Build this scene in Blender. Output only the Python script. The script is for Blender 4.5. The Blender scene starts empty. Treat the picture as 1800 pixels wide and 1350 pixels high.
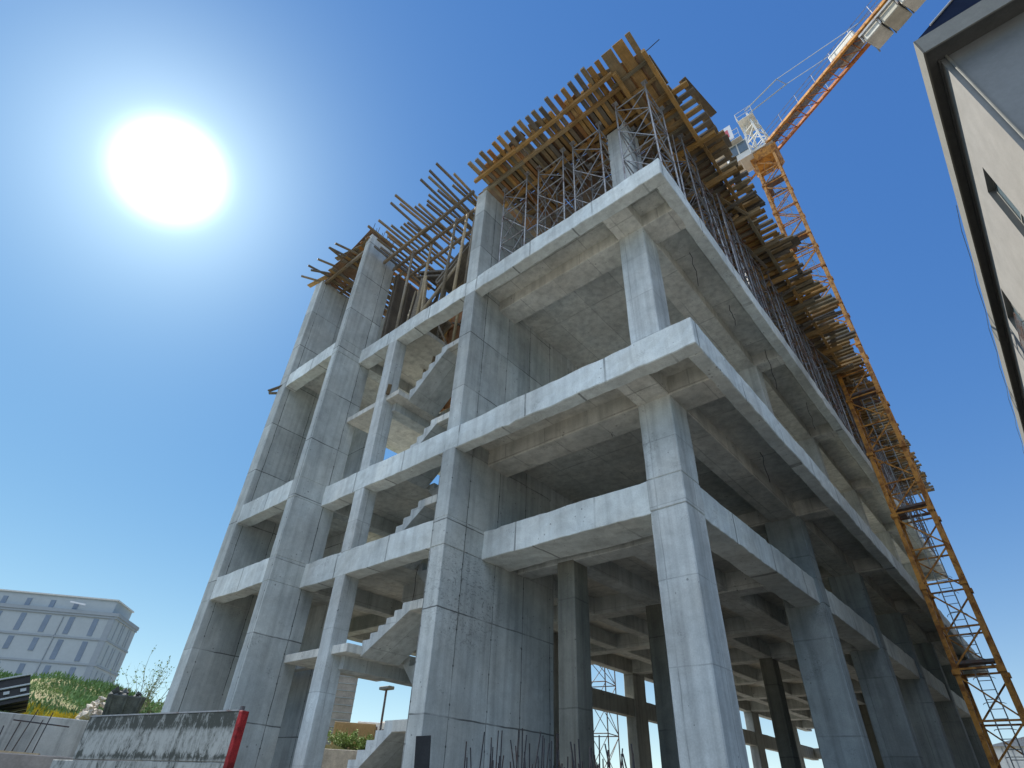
import bpy, bmesh, math, random
from mathutils import Vector, Matrix
R = random.Random(11)
rad = math.radians
scene = bpy.context.scene
col = scene.collection

# ------------------------------------------------------------------ helpers
def tag(o, label=None, cat=None, group=None, kind=None):
    if label: o['label'] = label
    if cat: o['category'] = cat
    if group: o['group'] = group
    if kind: o['kind'] = kind
    return o

def empty(name, loc, label, cat, group=None, rz=0.0):
    o = bpy.data.objects.new(name, None)
    o.empty_display_size = 0.3
    o.location = loc
    o.rotation_euler = (0, 0, rz)
    col.objects.link(o)
    return tag(o, label, cat, group)

def jit(a=0.0025):
    return R.uniform(-a, a)

class MB:
    """collects shapes for ONE mesh object (coordinates local to its parent)"""
    def __init__(s):
        s.bm = bmesh.new()
    def hexa(s, pts, bevel=0.0, mi=0):
        vs = [s.bm.verts.new(p) for p in pts]
        fs = []
        for q in ((0, 3, 2, 1), (4, 5, 6, 7), (0, 1, 5, 4), (1, 2, 6, 5), (2, 3, 7, 6), (3, 0, 4, 7)):
            f = s.bm.faces.new([vs[i] for i in q]); f.material_index = mi; fs.append(f)
        if bevel:
            es = list({e for f in fs for e in f.edges})
            bmesh.ops.bevel(s.bm, geom=es, offset=bevel, segments=1, affect='EDGES')
        return s
    def box(s, x0, x1, y0, y1, z0, z1, bevel=0.0, j=0.0, mi=0):
        if j:
            x0, x1, y0, y1, z0, z1 = (v + jit(j) for v in (x0, x1, y0, y1, z0, z1))
        return s.hexa([(x0, y0, z0), (x1, y0, z0), (x1, y1, z0), (x0, y1, z0),
                       (x0, y0, z1), (x1, y0, z1), (x1, y1, z1), (x0, y1, z1)], bevel, mi)
    def bar(s, p, q, w, h=None, up=(0, 0, 1), bevel=0.0, mi=0):
        p, q = Vector(p), Vector(q); h = h or w
        d = (q - p).normalized(); u = Vector(up)
        if abs(d.dot(u)) > 0.98: u = Vector((1, 0, 0))
        a = d.cross(u).normalized() * (w / 2); b = a.cross(d).normalized() * (h / 2)
        return s.hexa([p - a - b, p + a - b, q + a - b, q - a - b, p - a + b, p + a + b, q + a + b, q - a + b], bevel, mi)
    def tube(s, p, q, r, n=6, r2=None, mi=0):
        p, q = Vector(p), Vector(q); r2 = r if r2 is None else r2
        d = (q - p).normalized(); u = Vector((0, 0, 1)) if abs(d.z) < 0.95 else Vector((1, 0, 0))
        a = d.cross(u).normalized(); b = a.cross(d)
        A = []; B = []
        for i in range(n):
            t = 2 * math.pi * i / n; v = a * math.cos(t) + b * math.sin(t)
            A.append(s.bm.verts.new(p + v * r)); B.append(s.bm.verts.new(q + v * r2))
        for i in range(n):
            f = s.bm.faces.new((A[i], A[(i + 1) % n], B[(i + 1) % n], B[i])); f.material_index = mi
        s.bm.faces.new(A[::-1]).material_index = mi; s.bm.faces.new(B).material_index = mi
        return s
    def poly(s, pts, mi=0):
        f = s.bm.faces.new([s.bm.verts.new(p) for p in pts]); f.material_index = mi
        return s
    def prism(s, pts, off, mi=0):
        """closed solid: polygon pts swept by vector off"""
        off = Vector(off); n = len(pts)
        A = [s.bm.verts.new(p) for p in pts]; B = [s.bm.verts.new(Vector(p) + off) for p in pts]
        s.bm.faces.new(A[::-1]).material_index = mi; s.bm.faces.new(B).material_index = mi
        for i in range(n):
            s.bm.faces.new((A[i], A[(i + 1) % n], B[(i + 1) % n], B[i])).material_index = mi
        return s
    def build(s, name, mat, parent=None, smooth=False, loc=None):
        bmesh.ops.recalc_face_normals(s.bm, faces=s.bm.faces)
        me = bpy.data.meshes.new(name); s.bm.to_mesh(me); s.bm.free()
        for m in (mat if isinstance(mat, (list, tuple)) else [mat]): me.materials.append(m)
        if smooth:
            for p in me.polygons: p.use_smooth = True
        o = bpy.data.objects.new(name, me); col.objects.link(o)
        if parent: o.parent = parent
        if loc: o.location = loc
        return o

def copy_tree(o, parent=None):
    c = o.copy(); col.objects.link(c)
    if parent: c.parent = parent
    for ch in list(o.children): copy_tree(ch, c)
    return c

# ------------------------------------------------------------------ materials
class NT:
    def __init__(s, name):
        s.m = bpy.data.materials.new(name); s.m.use_nodes = True
        s.t = s.m.node_tree; s.n = s.t.nodes; s.l = s.t.links
        s.b = s.n['Principled BSDF']
    def new(s, typ, **kw):
        n = s.n.new(typ)
        for k, v in kw.items():
            if k[0] == '_': setattr(n, k[1:], v)
        return n
    def put(s, sock, v):
        if isinstance(v, bpy.types.NodeSocket): s.l.new(v, sock)
        elif v is not None: sock.default_value = v
    def math(s, op, a, b=None, c=None, clamp=False):
        n = s.n.new('ShaderNodeMath'); n.operation = op; n.use_clamp = clamp
        for i, v in enumerate((a, b, c)):
            if v is not None: s.put(n.inputs[i], v)
        return n.outputs[0]
    def vmul(s, v, k):
        n = s.n.new('ShaderNodeVectorMath'); n.operation = 'MULTIPLY'
        s.l.new(v, n.inputs[0]); n.inputs[1].default_value = k
        return n.outputs[0]
    def noise(s, v, scale, detail=3.0, rough=0.55, dist=0.0):
        n = s.n.new('ShaderNodeTexNoise'); n.inputs['Scale'].default_value = scale
        n.inputs['Detail'].default_value = detail; n.inputs['Roughness'].default_value = rough
        n.inputs['Distortion'].default_value = dist
        if v is not None: s.l.new(v, n.inputs['Vector'])
        return n.outputs['Fac']
    def ramp(s, f, stops):
        n = s.n.new('ShaderNodeValToRGB'); s.l.new(f, n.inputs[0]); r = n.color_ramp
        while len(r.elements) < len(stops): r.elements.new(0.5)
        for e, (p, c) in zip(r.elements, stops):
            e.position = p; e.color = (c, c, c, 1) if isinstance(c, (int, float)) else (*c, 1)
        return n.outputs[0]
    def maprange(s, f, a, b, c, d):
        n = s.n.new('ShaderNodeMapRange'); s.l.new(f, n.inputs[0])
        for i, v in enumerate((a, b, c, d)): n.inputs[i + 1].default_value = v
        return n.outputs[0]
    def mix(s, f, a, b, typ='MIX'):
        n = s.n.new('ShaderNodeMix'); n.data_type = 'RGBA'; n.blend_type = typ
        s.put(n.inputs[0], f)
        for i, v in ((6, a), (7, b)):
            if isinstance(v, bpy.types.NodeSocket): s.l.new(v, n.inputs[i])
            else: n.inputs[i].default_value = (*v, 1) if len(v) == 3 else v
        return n.outputs[2]
    def scale(s, colr, f):
        """colour times a scalar"""
        n = s.n.new('ShaderNodeVectorMath'); n.operation = 'SCALE'
        if isinstance(colr, bpy.types.NodeSocket): s.l.new(colr, n.inputs[0])
        else: n.inputs[0].default_value = colr
        s.put(n.inputs['Scale'], f)
        return n.outputs[0]
    def pos(s):
        return s.n.new('ShaderNodeNewGeometry').outputs['Position']
    def objco(s):
        return s.n.new('ShaderNodeTexCoord').outputs['Object']
    def rand(s):
        return s.n.new('ShaderNodeObjectInfo').outputs['Random']
    def bump(s, h, strength=0.3, dist=0.02):
        n = s.n.new('ShaderNodeBump'); n.inputs['Strength'].default_value = strength
        n.inputs['Distance'].default_value = dist; s.l.new(h, n.inputs['Height'])
        s.l.new(n.outputs[0], s.b.inputs['Normal'])
    def done(s, colr, rough=0.8, metal=0.0, spec=0.3):
        s.put(s.b.inputs['Base Color'], colr if isinstance(colr, bpy.types.NodeSocket) else (*colr, 1))
        s.put(s.b.inputs['Roughness'], rough); s.b.inputs['Metallic'].default_value = metal
        s.b.inputs['Specular IOR Level'].default_value = spec
        return s.m

def concrete(name, base, pu=1.02, pz=1.37, seam=0.7, tint=0.1, dirt=0.25, scuff=None, ties=0.0):
    t = NT(name); P = t.pos()
    g = t.n.new('ShaderNodeNewGeometry')
    sx = t.n.new('ShaderNodeSeparateXYZ'); t.l.new(P, sx.inputs[0]); X, Y, Z = sx.outputs
    sn = t.n.new('ShaderNodeSeparateXYZ'); t.l.new(g.outputs['True Normal'], sn.inputs[0])
    hor = t.math('GREATER_THAN', t.math('ABSOLUTE', sn.outputs[2]), 0.7)
    XY = t.math('ADD', X, Y)
    # panel coordinates: upright faces use (x+y, z), soffits use (x, y)
    U = t.math('ADD', t.math('MULTIPLY', hor, X), t.math('MULTIPLY', t.math('SUBTRACT', 1.0, hor), XY))
    V = t.math('ADD', t.math('MULTIPLY', hor, Y), t.math('MULTIPLY', t.math('SUBTRACT', 1.0, hor), Z))
    wob = t.math('MULTIPLY', t.math('SUBTRACT', t.noise(P, 1.7, 2), 0.5), 0.05)
    u = t.math('DIVIDE', t.math('ADD', U, wob), pu); v = t.math('DIVIDE', t.math('ADD', V, wob), pz)
    fu = t.math('FRACT', u); fv = t.math('FRACT', v)
    def line(f, w):
        return t.math('LESS_THAN', t.math('ABSOLUTE', t.math('SUBTRACT', f, 0.5)), w)
    brk = t.maprange(t.noise(P, 0.9, 4), 0.36, 0.55, 0.25, 1.0)
    ln = t.math('MULTIPLY', t.math('MAXIMUM', line(fu, 0.011), line(fv, 0.0075)), brk)
    cb = t.n.new('ShaderNodeCombineXYZ')
    t.l.new(t.math('FLOOR', t.math('ADD', u, 0.5)), cb.inputs[0]); t.l.new(t.math('FLOOR', t.math('ADD', v, 0.5)), cb.inputs[1])
    wn = t.n.new('ShaderNodeTexWhiteNoise'); wn.noise_dimensions = '2D'; t.l.new(cb.outputs[0], wn.inputs['Vector'])
    pan = t.maprange(wn.outputs['Value'], 0, 1, 1 - tint, 1 + tint)
    big = t.maprange(t.noise(P, 0.55, 4, 0.6), 0.3, 0.7, 0.8, 1.16)
    mid = t.maprange(t.noise(P, 3.1, 5, 0.65, 0.6), 0.3, 0.7, 0.88, 1.1)
    fine = t.maprange(t.noise(P, 38, 3, 0.7), 0.3, 0.7, 0.9, 1.08)
    stk = t.maprange(t.noise(t.vmul(P, (5, 5, 0.22)), 1.0, 4, 0.6), 0.42, 0.72, 1.08, 1.0 - dirt)
    dark = t.math('MULTIPLY', t.math('SUBTRACT', t.noise(P, 1.25, 6, 0.7, 1.2), 0.6, clamp=True), 2.2 * dirt / 0.25, clamp=True)
    k = t.math('MULTIPLY', t.math('MULTIPLY', pan, big), t.math('MULTIPLY', mid, t.math('MULTIPLY', fine, stk)))
    k = t.math('MULTIPLY', k, t.math('SUBTRACT', 1.0, t.math('MULTIPLY', ln, 1 - seam)))
    k = t.math('MULTIPLY', k, t.math('SUBTRACT', 1.0, t.math('MULTIPLY', dark, 0.55)))
    # bug holes
    vo = t.n.new('ShaderNodeTexVoronoi'); vo.inputs['Scale'].default_value = 7.0; t.l.new(P, vo.inputs['Vector'])
    hole = t.math('LESS_THAN', vo.outputs['Distance'], t.math('MULTIPLY', t.math('SUBTRACT', t.noise(P, 2.2, 2), 0.46, clamp=True), 0.7))
    k = t.math('MULTIPLY', k, t.math('SUBTRACT', 1.0, t.math('MULTIPLY', hole, 0.45)))
    if scuff:
        # a patch of dark formwork oil and scribble marks of its own shape
        cx, cy, cz, r = scuff
        dv = t.n.new('ShaderNodeVectorMath'); dv.operation = 'DISTANCE'; t.l.new(P, dv.inputs[0]); dv.inputs[1].default_value = (cx, cy, cz)
        near = t.maprange(dv.outputs['Value'], r * 0.35, r, 1, 0)
        sc = t.math('GREATER_THAN', t.noise(t.vmul(P, (1, 1, 1.6)), 5.5, 6, 0.75, 2.0), 0.56)
        k = t.math('MULTIPLY', k, t.math('SUBTRACT', 1.0, t.math('MULTIPLY', t.math('MULTIPLY', sc, near), 0.42)))
    tu = t.math('MULTIPLY', t.math('SUBTRACT', fu, 0.5), pu)
    tv = t.math('MULTIPLY', t.math('SUBTRACT', t.math('FRACT', t.math('DIVIDE', V, 0.68)), 0.5), 0.68)
    tie = t.math('LESS_THAN', t.math('ADD', t.math('MULTIPLY', tu, tu), t.math('MULTIPLY', tv, tv)), ties * ties)
    k = t.math('MULTIPLY', k, t.math('SUBTRACT', 1.0, t.math('MULTIPLY', tie, 0.55)))
    # pours of slightly different mix, lift by lift
    lift = t.noise(t.vmul(P, (0.13, 0.13, 0.31)), 1.0, 1, 0.4)
    k = t.math('MULTIPLY', k, t.maprange(lift, 0.35, 0.65, 0.88, 1.1))
    # honeycombed and washed-out patches
    hc = t.math('MULTIPLY', t.ramp(t.noise(P, 1.9, 2, 0.5, 0.4), [(0.62, 0), (0.7, 1)]), t.ramp(t.noise(P, 26, 4, 0.8), [(0.5, 0), (0.62, 1)]))
    k = t.math('MULTIPLY', k, t.math('SUBTRACT', 1.0, t.math('MULTIPLY', hc, 0.3)))
    tone = t.mix(t.noise(P, 0.8, 3), (base[0] * 1.05, base[1] * 0.99, base[2] * 0.9), (base[0] * 0.95, base[1] * 1.01, base[2] * 1.03))
    c = t.scale(tone, k)
    h = t.math('SUBTRACT', t.math('ADD', t.math('MULTIPLY', t.noise(P, 20, 5, 0.7), 0.35), t.math('MULTIPLY', t.noise(P, 2.5, 3), 0.8)),
               t.math('ADD', ln, hole))
    t.bump(h, 0.28, 0.012)
    return t.done(c, 0.88, 0, 0.2)

def wood(name, a, b, grey=(0.20, 0.18, 0.15), greyness=0.35):
    t = NT(name); O = t.objco(); r = t.rand()
    st = t.noise(t.vmul(O, (3.0, 30, 30)), 1.0, 4, 0.6, 0.6)
    st2 = t.noise(t.vmul(O, (30, 3.0, 30)), 1.0, 4, 0.6, 0.6)
    P = t.pos()
    c = t.mix(r, a, b)
    gr = t.math('ADD', t.math('MULTIPLY', t.noise(P, 2.3, 3), 1.2), t.math('SUBTRACT', t.math('MULTIPLY', t.math('FRACT', t.math('MULTIPLY', r, 7.31)), 1.3), 1.15 - greyness), clamp=True)
    c = t.mix(gr, c, grey)
    k = t.math('MULTIPLY', t.maprange(st, 0.3, 0.7, 0.72, 1.18), t.maprange(st2, 0.3, 0.7, 0.85, 1.12))
    k = t.math('MULTIPLY', k, t.maprange(t.noise(P, 1.3, 4), 0.3, 0.7, 0.75, 1.15))
    k = t.math('MULTIPLY', k, t.maprange(t.math('FRACT', t.math('MULTIPLY', r, 13.7)), 0, 1, 0.68, 1.2))
    t.bump(st, 0.2, 0.005)
    return t.done(t.scale(c, k), 0.75, 0, 0.25)

def metal(name, c, rust=(0.16, 0.07, 0.035), amount=0.35, rough=0.5, metallic=0.0, scale=3.0):
    t = NT(name); P = t.pos()
    n = t.noise(P, scale, 6, 0.7, 0.4)
    f = t.maprange(n, 0.62 - amount * 0.4, 0.72 - amount * 0.3, 0, 1)
    k = t.maprange(t.noise(P, 11, 3), 0.3, 0.7, 0.85, 1.12)
    cc = t.scale(t.mix(t.math('MULTIPLY', f, 0.85), c, rust), k)
    t.bump(n, 0.1, 0.004)
    return t.done(cc, t.maprange(f, 0, 1, rough, 0.85), metallic, 0.4)

def plain(name, c, rough=0.7, var=0.12, scale=4.0, bump=0.1, metallic=0.0, spec=0.3):
    t = NT(name); P = t.pos()
    k = t.math('MULTIPLY', t.maprange(t.noise(P, scale, 5, 0.6), 0.3, 0.7, 1 - var, 1 + var), t.maprange(t.noise(P, scale * 9, 2), 0.3, 0.7, 1 - var * 0.5, 1 + var * 0.5))
    if bump: t.bump(t.noise(P, scale * 6, 4), bump, 0.006)
    return t.done(t.scale(c, k), rough, metallic, spec)

M = {}
CB = (0.50, 0.525, 0.525)
M['conc'] = concrete('cast_concrete', CB, tint=0.06, seam=0.74, dirt=0.24)
M['conc_wall'] = concrete('board_marked_concrete', (0.445, 0.47, 0.465), pu=1.05, pz=1.9, seam=0.32, tint=0.12, dirt=0.22, ties=0.022, scuff=(-8.98, 8.7, 5.2, 1.5))
M['conc_slab'] = concrete('slab_soffit_concrete', (0.575, 0.57, 0.535), pu=1.25, pz=2.44, seam=0.7, tint=0.08, dirt=0.22)
M['conc_edge'] = concrete('slab_edge_concrete', (0.61, 0.65, 0.65), pu=2.13, pz=9.0, seam=0.45, tint=0.09, dirt=0.14)
M['conc_dirty'] = concrete('weathered_concrete', (0.39, 0.40, 0.39), pu=3.0, pz=4.0, seam=0.8, tint=0.04, dirt=0.3)
M['conc_dark'] = concrete('form_oil_dark_concrete', (0.20, 0.20, 0.175), pu=3.0, pz=2.1, seam=0.7, tint=0.08, dirt=0.35)  # darker, browner base colour for the inner ground storey columns
M['conc_damp'] = concrete('damp_grey_concrete', (0.30, 0.335, 0.345), pu=1.02, pz=2.1, seam=0.7, tint=0.08, dirt=0.3)  # darker base colour for the lower lifts of outer columns past the corner
M['wood_y'] = wood('formwork_timber', (0.50, 0.29, 0.09), (0.38, 0.235, 0.095), grey=(0.27, 0.235, 0.16), greyness=0.36)
M['wood_o'] = wood('orange_formwork_board', (0.48, 0.22, 0.065), (0.37, 0.195, 0.08), greyness=0.22)
M['wood_g'] = wood('weathered_timber', (0.32, 0.235, 0.13), (0.26, 0.21, 0.145), greyness=0.6)
M['wood_pale'] = wood('pale_timber', (0.50, 0.40, 0.24), (0.42, 0.34, 0.22), greyness=0.25)
M['ply'] = wood('brown_plywood', (0.33, 0.165, 0.07), (0.26, 0.14, 0.07), greyness=0.2)
M['steel'] = metal('galvanised_scaffold_tube', (0.30, 0.31, 0.32), amount=0.25, rough=0.45, metallic=0.3)
M['steel_mid'] = metal('weathered_scaffold_tube', (0.19, 0.195, 0.2), amount=0.35, rough=0.55, metallic=0.2)
M['steel_dark'] = metal('dark_scaffold_tube', (0.13, 0.13, 0.135), amount=0.45, rough=0.6)
M['crane'] = metal('crane_yellow_paint', (0.58, 0.27, 0.045), rust=(0.20, 0.08, 0.03), amount=0.42, rough=0.45)
M['crane_red'] = metal('crane_orange_paint', (0.52, 0.19, 0.05), rust=(0.2, 0.07, 0.03), amount=0.35, rough=0.5)
M['crane_grey'] = metal('crane_grey_steel', (0.30, 0.31, 0.31), amount=0.2, rough=0.5)
M['cab'] = plain('pale_cab_paint', (0.62, 0.61, 0.55), 0.5, 0.08)
M['white'] = plain('white_paint', (0.78, 0.78, 0.76), 0.5, 0.05)
M['pink'] = plain('faded_red_paint', (0.62, 0.10, 0.12), 0.5, 0.08)
M['red'] = plain('red_paint', (0.30, 0.025, 0.026), 0.75, 0.55, 6)
M['ballast'] = plain('ballast_concrete', (0.42, 0.40, 0.33), 0.9, 0.2, 2)
M['ballast2'] = plain('pale_ballast_concrete', (0.55, 0.54, 0.48), 0.9, 0.2, 2)
M['cable'] = plain('steel_cable', (0.32, 0.36, 0.38), 0.4, 0.1)
M['rebar'] = metal('dark_rebar', (0.035, 0.035, 0.04), rust=(0.06, 0.035, 0.025), amount=0.35, rough=0.8)
M['glass'] = NT('window_glass').done((0.10, 0.14, 0.16), 0.08, 0, 0.8)
M['plaster'] = plain('grey_plaster', (0.20, 0.195, 0.18), 0.9, 0.09, 1.6, 0.25)
M['plaster2'] = plain('pale_blue_grey_plaster', (0.20, 0.215, 0.22), 0.85, 0.08, 1.2, 0.2)
M['fascia'] = plain('grey_fascia', (0.20, 0.20, 0.18), 0.8, 0.1, 2)
M['fascia2'] = plain('sunlit_fascia', (0.135, 0.13, 0.11), 0.85, 0.1, 2)
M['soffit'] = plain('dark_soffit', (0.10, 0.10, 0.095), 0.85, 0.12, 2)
M['navy'] = plain('navy_roof_sheet', (0.012, 0.02, 0.045), 0.9, 0.15, 3, spec=0.05)
M['fact'] = plain('factory_grey_render', (0.42, 0.46, 0.455), 0.85, 0.05, 0.4)
M['fact_d'] = plain('factory_dark_band', (0.325, 0.36, 0.37), 0.8, 0.06, 0.4)
M['fact_w'] = plain('factory_window', (0.21, 0.255, 0.305), 0.3, 0.1, 0.8, 0)
M['green'] = plain('grass_blade', (0.19, 0.26, 0.08), 0.8, 0.4, 0.7, 0)
M['green2'] = plain('dark_weed', (0.15, 0.24, 0.085), 0.8, 0.35, 0.9, 0)
M['yellow'] = plain('yellow_flower', (0.45, 0.36, 0.03), 0.7, 0.3, 2, 0)
M['twig'] = plain('grey_twig', (0.22, 0.21, 0.14), 0.9, 0.2)
M['black'] = plain('black_plastic', (0.018, 0.02, 0.022), 0.6, 0.3, 6, 0.3)
M['skip'] = plain('dirty_dark_skip', (0.07, 0.078, 0.078), 0.8, 0.35, 5, 0.3)
M['rubble'] = plain('rubble', (0.48, 0.43, 0.36), 0.95, 0.25, 3, 0.4)
M['brickgrey'] = plain('grey_block', (0.30, 0.27, 0.24), 0.9, 0.2, 2)
M['tan'] = plain('tan_sheet', (0.36, 0.24, 0.12), 0.7, 0.15, 1.5)
M['blue'] = plain('blue_paint', (0.04, 0.09, 0.35), 0.5, 0.1)

def ground_mat():
    t = NT('dusty_earth'); P = t.pos()
    n = t.noise(P, 0.15, 6, 0.65); n2 = t.noise(P, 4, 5, 0.7)
    c = t.mix(n, (0.29, 0.27, 0.235), (0.22, 0.205, 0.175))
    c = t.scale(c, t.maprange(n2, 0.3, 0.7, 0.85, 1.1)); t.bump(n2, 0.5, 0.05)
    return t.done(c, 0.95, 0, 0.1)
M['ground'] = ground_mat()
def turf_mat():
    t = NT('weedy_soil'); P = t.pos()
    c = t.mix(t.ramp(t.noise(P, 0.5, 5, 0.65), [(0.4, 0), (0.6, 1)]), (0.12, 0.16, 0.05), (0.28, 0.24, 0.13))
    c = t.scale(c, t.maprange(t.noise(P, 5, 4), 0.3, 0.7, 0.7, 1.2)); t.bump(t.noise(P, 6, 4), 0.6, 0.1)
    return t.done(c, 0.95, 0, 0.1)
M['turf'] = turf_mat()
def panel_mat():
    # dark formwork face with whitish runs of cement left on it
    t = NT('cement_stained_panel'); P = t.pos()
    a = t.noise(t.vmul(P, (3.2, 3.2, 1.7)), 1.0, 8, 0.78, 0.8)
    b = t.noise(t.vmul(P, (12, 12, 1.2)), 1.0, 5, 0.75, 0.5)
    d = t.noise(P, 9.0, 6, 0.75, 0.5)
    s = t.math('ADD', t.math('ADD', t.math('MULTIPLY', a, 0.55), t.math('MULTIPLY', b, 0.25)), t.math('MULTIPLY', d, 0.25))
    sx = t.n.new('ShaderNodeSeparateXYZ'); t.l.new(P, sx.inputs[0])
    zz = t.math('ADD', sx.outputs[2], t.math('MULTIPLY', t.math('SUBTRACT', a, 0.5), 0.35))
    bd = t.ramp(t.maprange(zz, 1.5, 2.7, 0, 1), [(0.0, 0.62), (0.36, 0.62), (0.43, 0.3), (0.5, 0.62), (0.74, 0.66), (0.82, 0.3), (1.0, 0.34)])
    s = t.math('ADD', s, t.math('MULTIPLY', t.math('SUBTRACT', bd, 0.5), 0.27))
    f = t.ramp(s, [(0.475, 0), (0.53, 0.6), (0.6, 1)])
    c = t.mix(f, (0.06, 0.066, 0.056), (0.36, 0.38, 0.36)); t.bump(s, 0.4, 0.01)
    return t.done(c, 0.75, 0, 0.3)
M['panel'] = panel_mat()

# ------------------------------------------------------------------ camera
f_px, yaw, pit, roll = 978.5413, 0.7434388, 0.6444811, 0.0508085
E = 1.6
cam = bpy.data.cameras.new('camera'); co = bpy.data.objects.new('camera', cam); col.objects.link(co)
cam.sensor_width = 36; cam.lens = f_px / 1800 * 36; cam.clip_start = 0.05; cam.clip_end = 5000
B = Matrix(((1, 0, 0), (0, 0, -1), (0, 1, 0)))
Rm = Matrix.Rotation(yaw, 3, 'Z') @ B @ Matrix.Rotation(pit, 3, 'X') @ Matrix.Rotation(roll, 3, 'Z')
co.matrix_world = Matrix.Translation((0, 0, E)) @ Rm.to_4x4()
scene.camera = co

# ------------------------------------------------------------------ sky, sun
SUN_AZ, SUN_EL = rad(179.6), rad(45.5)
sd = Vector((math.cos(SUN_AZ) * math.cos(SUN_EL), math.sin(SUN_AZ) * math.cos(SUN_EL), math.sin(SUN_EL)))
w = bpy.data.worlds.new('World'); scene.world = w; w.use_nodes = True
wt = w.node_tree; wn = wt.nodes; wl = wt.links
bg = wn['Background']
sky = wn.new('ShaderNodeTexSky'); sky.sky_type = 'NISHITA'; sky.sun_disc = False
sky.sun_elevation = SUN_EL; sky.sun_rotation = rad(90) - SUN_AZ
sky.air_density = 1.0; sky.dust_density = 0.2; sky.ozone_density = 3.0; sky.altitude = 100
EXPO = 0.7
SKY = 0.1
tc = wn.new('ShaderNodeTexCoord')
def vm(op, a, b=None, sc=None):
    n = wn.new('ShaderNodeVectorMath'); n.operation = op
    for i, v in enumerate((a, b)):
        if isinstance(v, bpy.types.NodeSocket): wl.new(v, n.inputs[i])
        elif v is not None: n.inputs[i].default_value = v
    if isinstance(sc, bpy.types.NodeSocket): wl.new(sc, n.inputs['Scale'])
    elif sc is not None: n.inputs['Scale'].default_value = sc
    return n
def wm(op, a, b=None):
    n = wn.new('ShaderNodeMath'); n.operation = op
    for i, v in enumerate((a, b)):
        if isinstance(v, bpy.types.NodeSocket): wl.new(v, n.inputs[i])
        elif v is not None: n.inputs[i].default_value = v
    return n.outputs[0]
DIR = tc.outputs['Generated']
dt = vm('DOT_PRODUCT', DIR, sd).outputs['Value']
ang = wm('MULTIPLY', wm('ARCCOSINE', wm('MINIMUM', dt, 1.0)), 57.29578)
# the sky texture, graded per channel like the phone's picture of it
sp = wn.new('ShaderNodeSeparateXYZ'); wl.new(sky.outputs[0], sp.inputs[0])
cbn = wn.new('ShaderNodeCombineXYZ')
for i, (k, p) in enumerate(((0.080, 0.80), (0.160, 0.68), (0.372, 0.375))):
    wl.new(wm('MULTIPLY', wm('POWER', wm('MAXIMUM', sp.outputs[i], 0.001), p), k), cbn.inputs[i])
# glare of the sun round its disc: hot core and soft aureole, fixed on the sun's direction
core = wm('MULTIPLY', wm('POWER', 2.71828, wm('MULTIPLY', wm('POWER', wm('DIVIDE', ang, 3.45), 3.4), -1.0)), 2.5)
halo = wm('MULTIPLY', wm('POWER', 2.71828, wm('DIVIDE', ang, -5.6)), 1.1)
glow = vm('SCALE', (0.85, 1.0, 0.95), None, wm('ADD', core, halo)).outputs[0]
def mr(v, a, b, c, d):
    n = wn.new('ShaderNodeMapRange'); n.interpolation_type = 'SMOOTHSTEP'; wl.new(v, n.inputs[0])
    for i, q in enumerate((a, b, c, d)): n.inputs[i + 1].default_value = q
    return n.outputs[0]
# pale haze low on the horizon
sz = wn.new('ShaderNodeSeparateXYZ'); wl.new(DIR, sz.inputs[0])
el = wm('MULTIPLY', wm('ARCSINE', wm('MAXIMUM', sz.outputs[2], 0.0)), 57.29578)
hz = vm('SCALE', (0.62, 0.56, 0.36), None, wm('MULTIPLY', mr(vm('DOT_PRODUCT', DIR, (-0.6, 0.8, 0.0)).outputs['Value'], -0.45, 0.35, 0, 1), wm('POWER', 2.71828, wm('DIVIDE', el, -7.0)))).outputs[0]
# made-up bright cloud behind the viewer, added to light the front faces
cn = wn.new('ShaderNodeTexNoise'); cn.inputs['Scale'].default_value = 3.2; cn.inputs['Detail'].default_value = 7; cn.inputs['Roughness'].default_value = 0.6
wl.new(DIR, cn.inputs['Vector'])
back = mr(vm('DOT_PRODUCT', DIR, Vector((0.12, -0.85, 0.5)).normalized()).outputs["Value"], 0.47, 0.78, 0, 1)
cm = wm('MULTIPLY', wm('MULTIPLY', back, mr(cn.outputs['Fac'], 0.34, 0.52, 0, 1)), mr(el, 24, 42, 0, 1))
cl = vm('SCALE', (2.2, 2.32, 2.38), None, cm).outputs[0]
tot = vm('ADD', vm('ADD', vm('ADD', cbn.outputs[0], glow).outputs[0], hz).outputs[0], cl).outputs[0]
wl.new(vm('SCALE', tot, None, 1 / (SKY * 2 ** EXPO)).outputs[0], bg.inputs['Color']); bg.inputs['Strength'].default_value = SKY
sl = bpy.data.lights.new('sun', 'SUN'); sl.energy = 5.0; sl.angle = rad(0.5); sl.color = (1.0, 0.95, 0.87)
so = bpy.data.objects.new('sun', sl); col.objects.link(so)
so.rotation_euler = sd.to_track_quat('Z', 'Y').to_euler(); so.location = sd * 60
scene.view_settings.view_transform = 'Standard'; scene.view_settings.look = 'None'
scene.view_settings.exposure = EXPO; scene.view_settings.gamma = 1
try:
    scene.cycles.max_bounces = 8; scene.cycles.diffuse_bounces = 5
except Exception: pass

# ------------------------------------------------------------------ ground
g = MB(); g.poly([(-1500, -1500, 0), (1500, -1500, 0), (1500, 1500, 0), (-1500, 1500, 0)])
tag(g.build('ground', M['ground']), 'bare dusty earth of the building site', 'ground', kind='structure')

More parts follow.
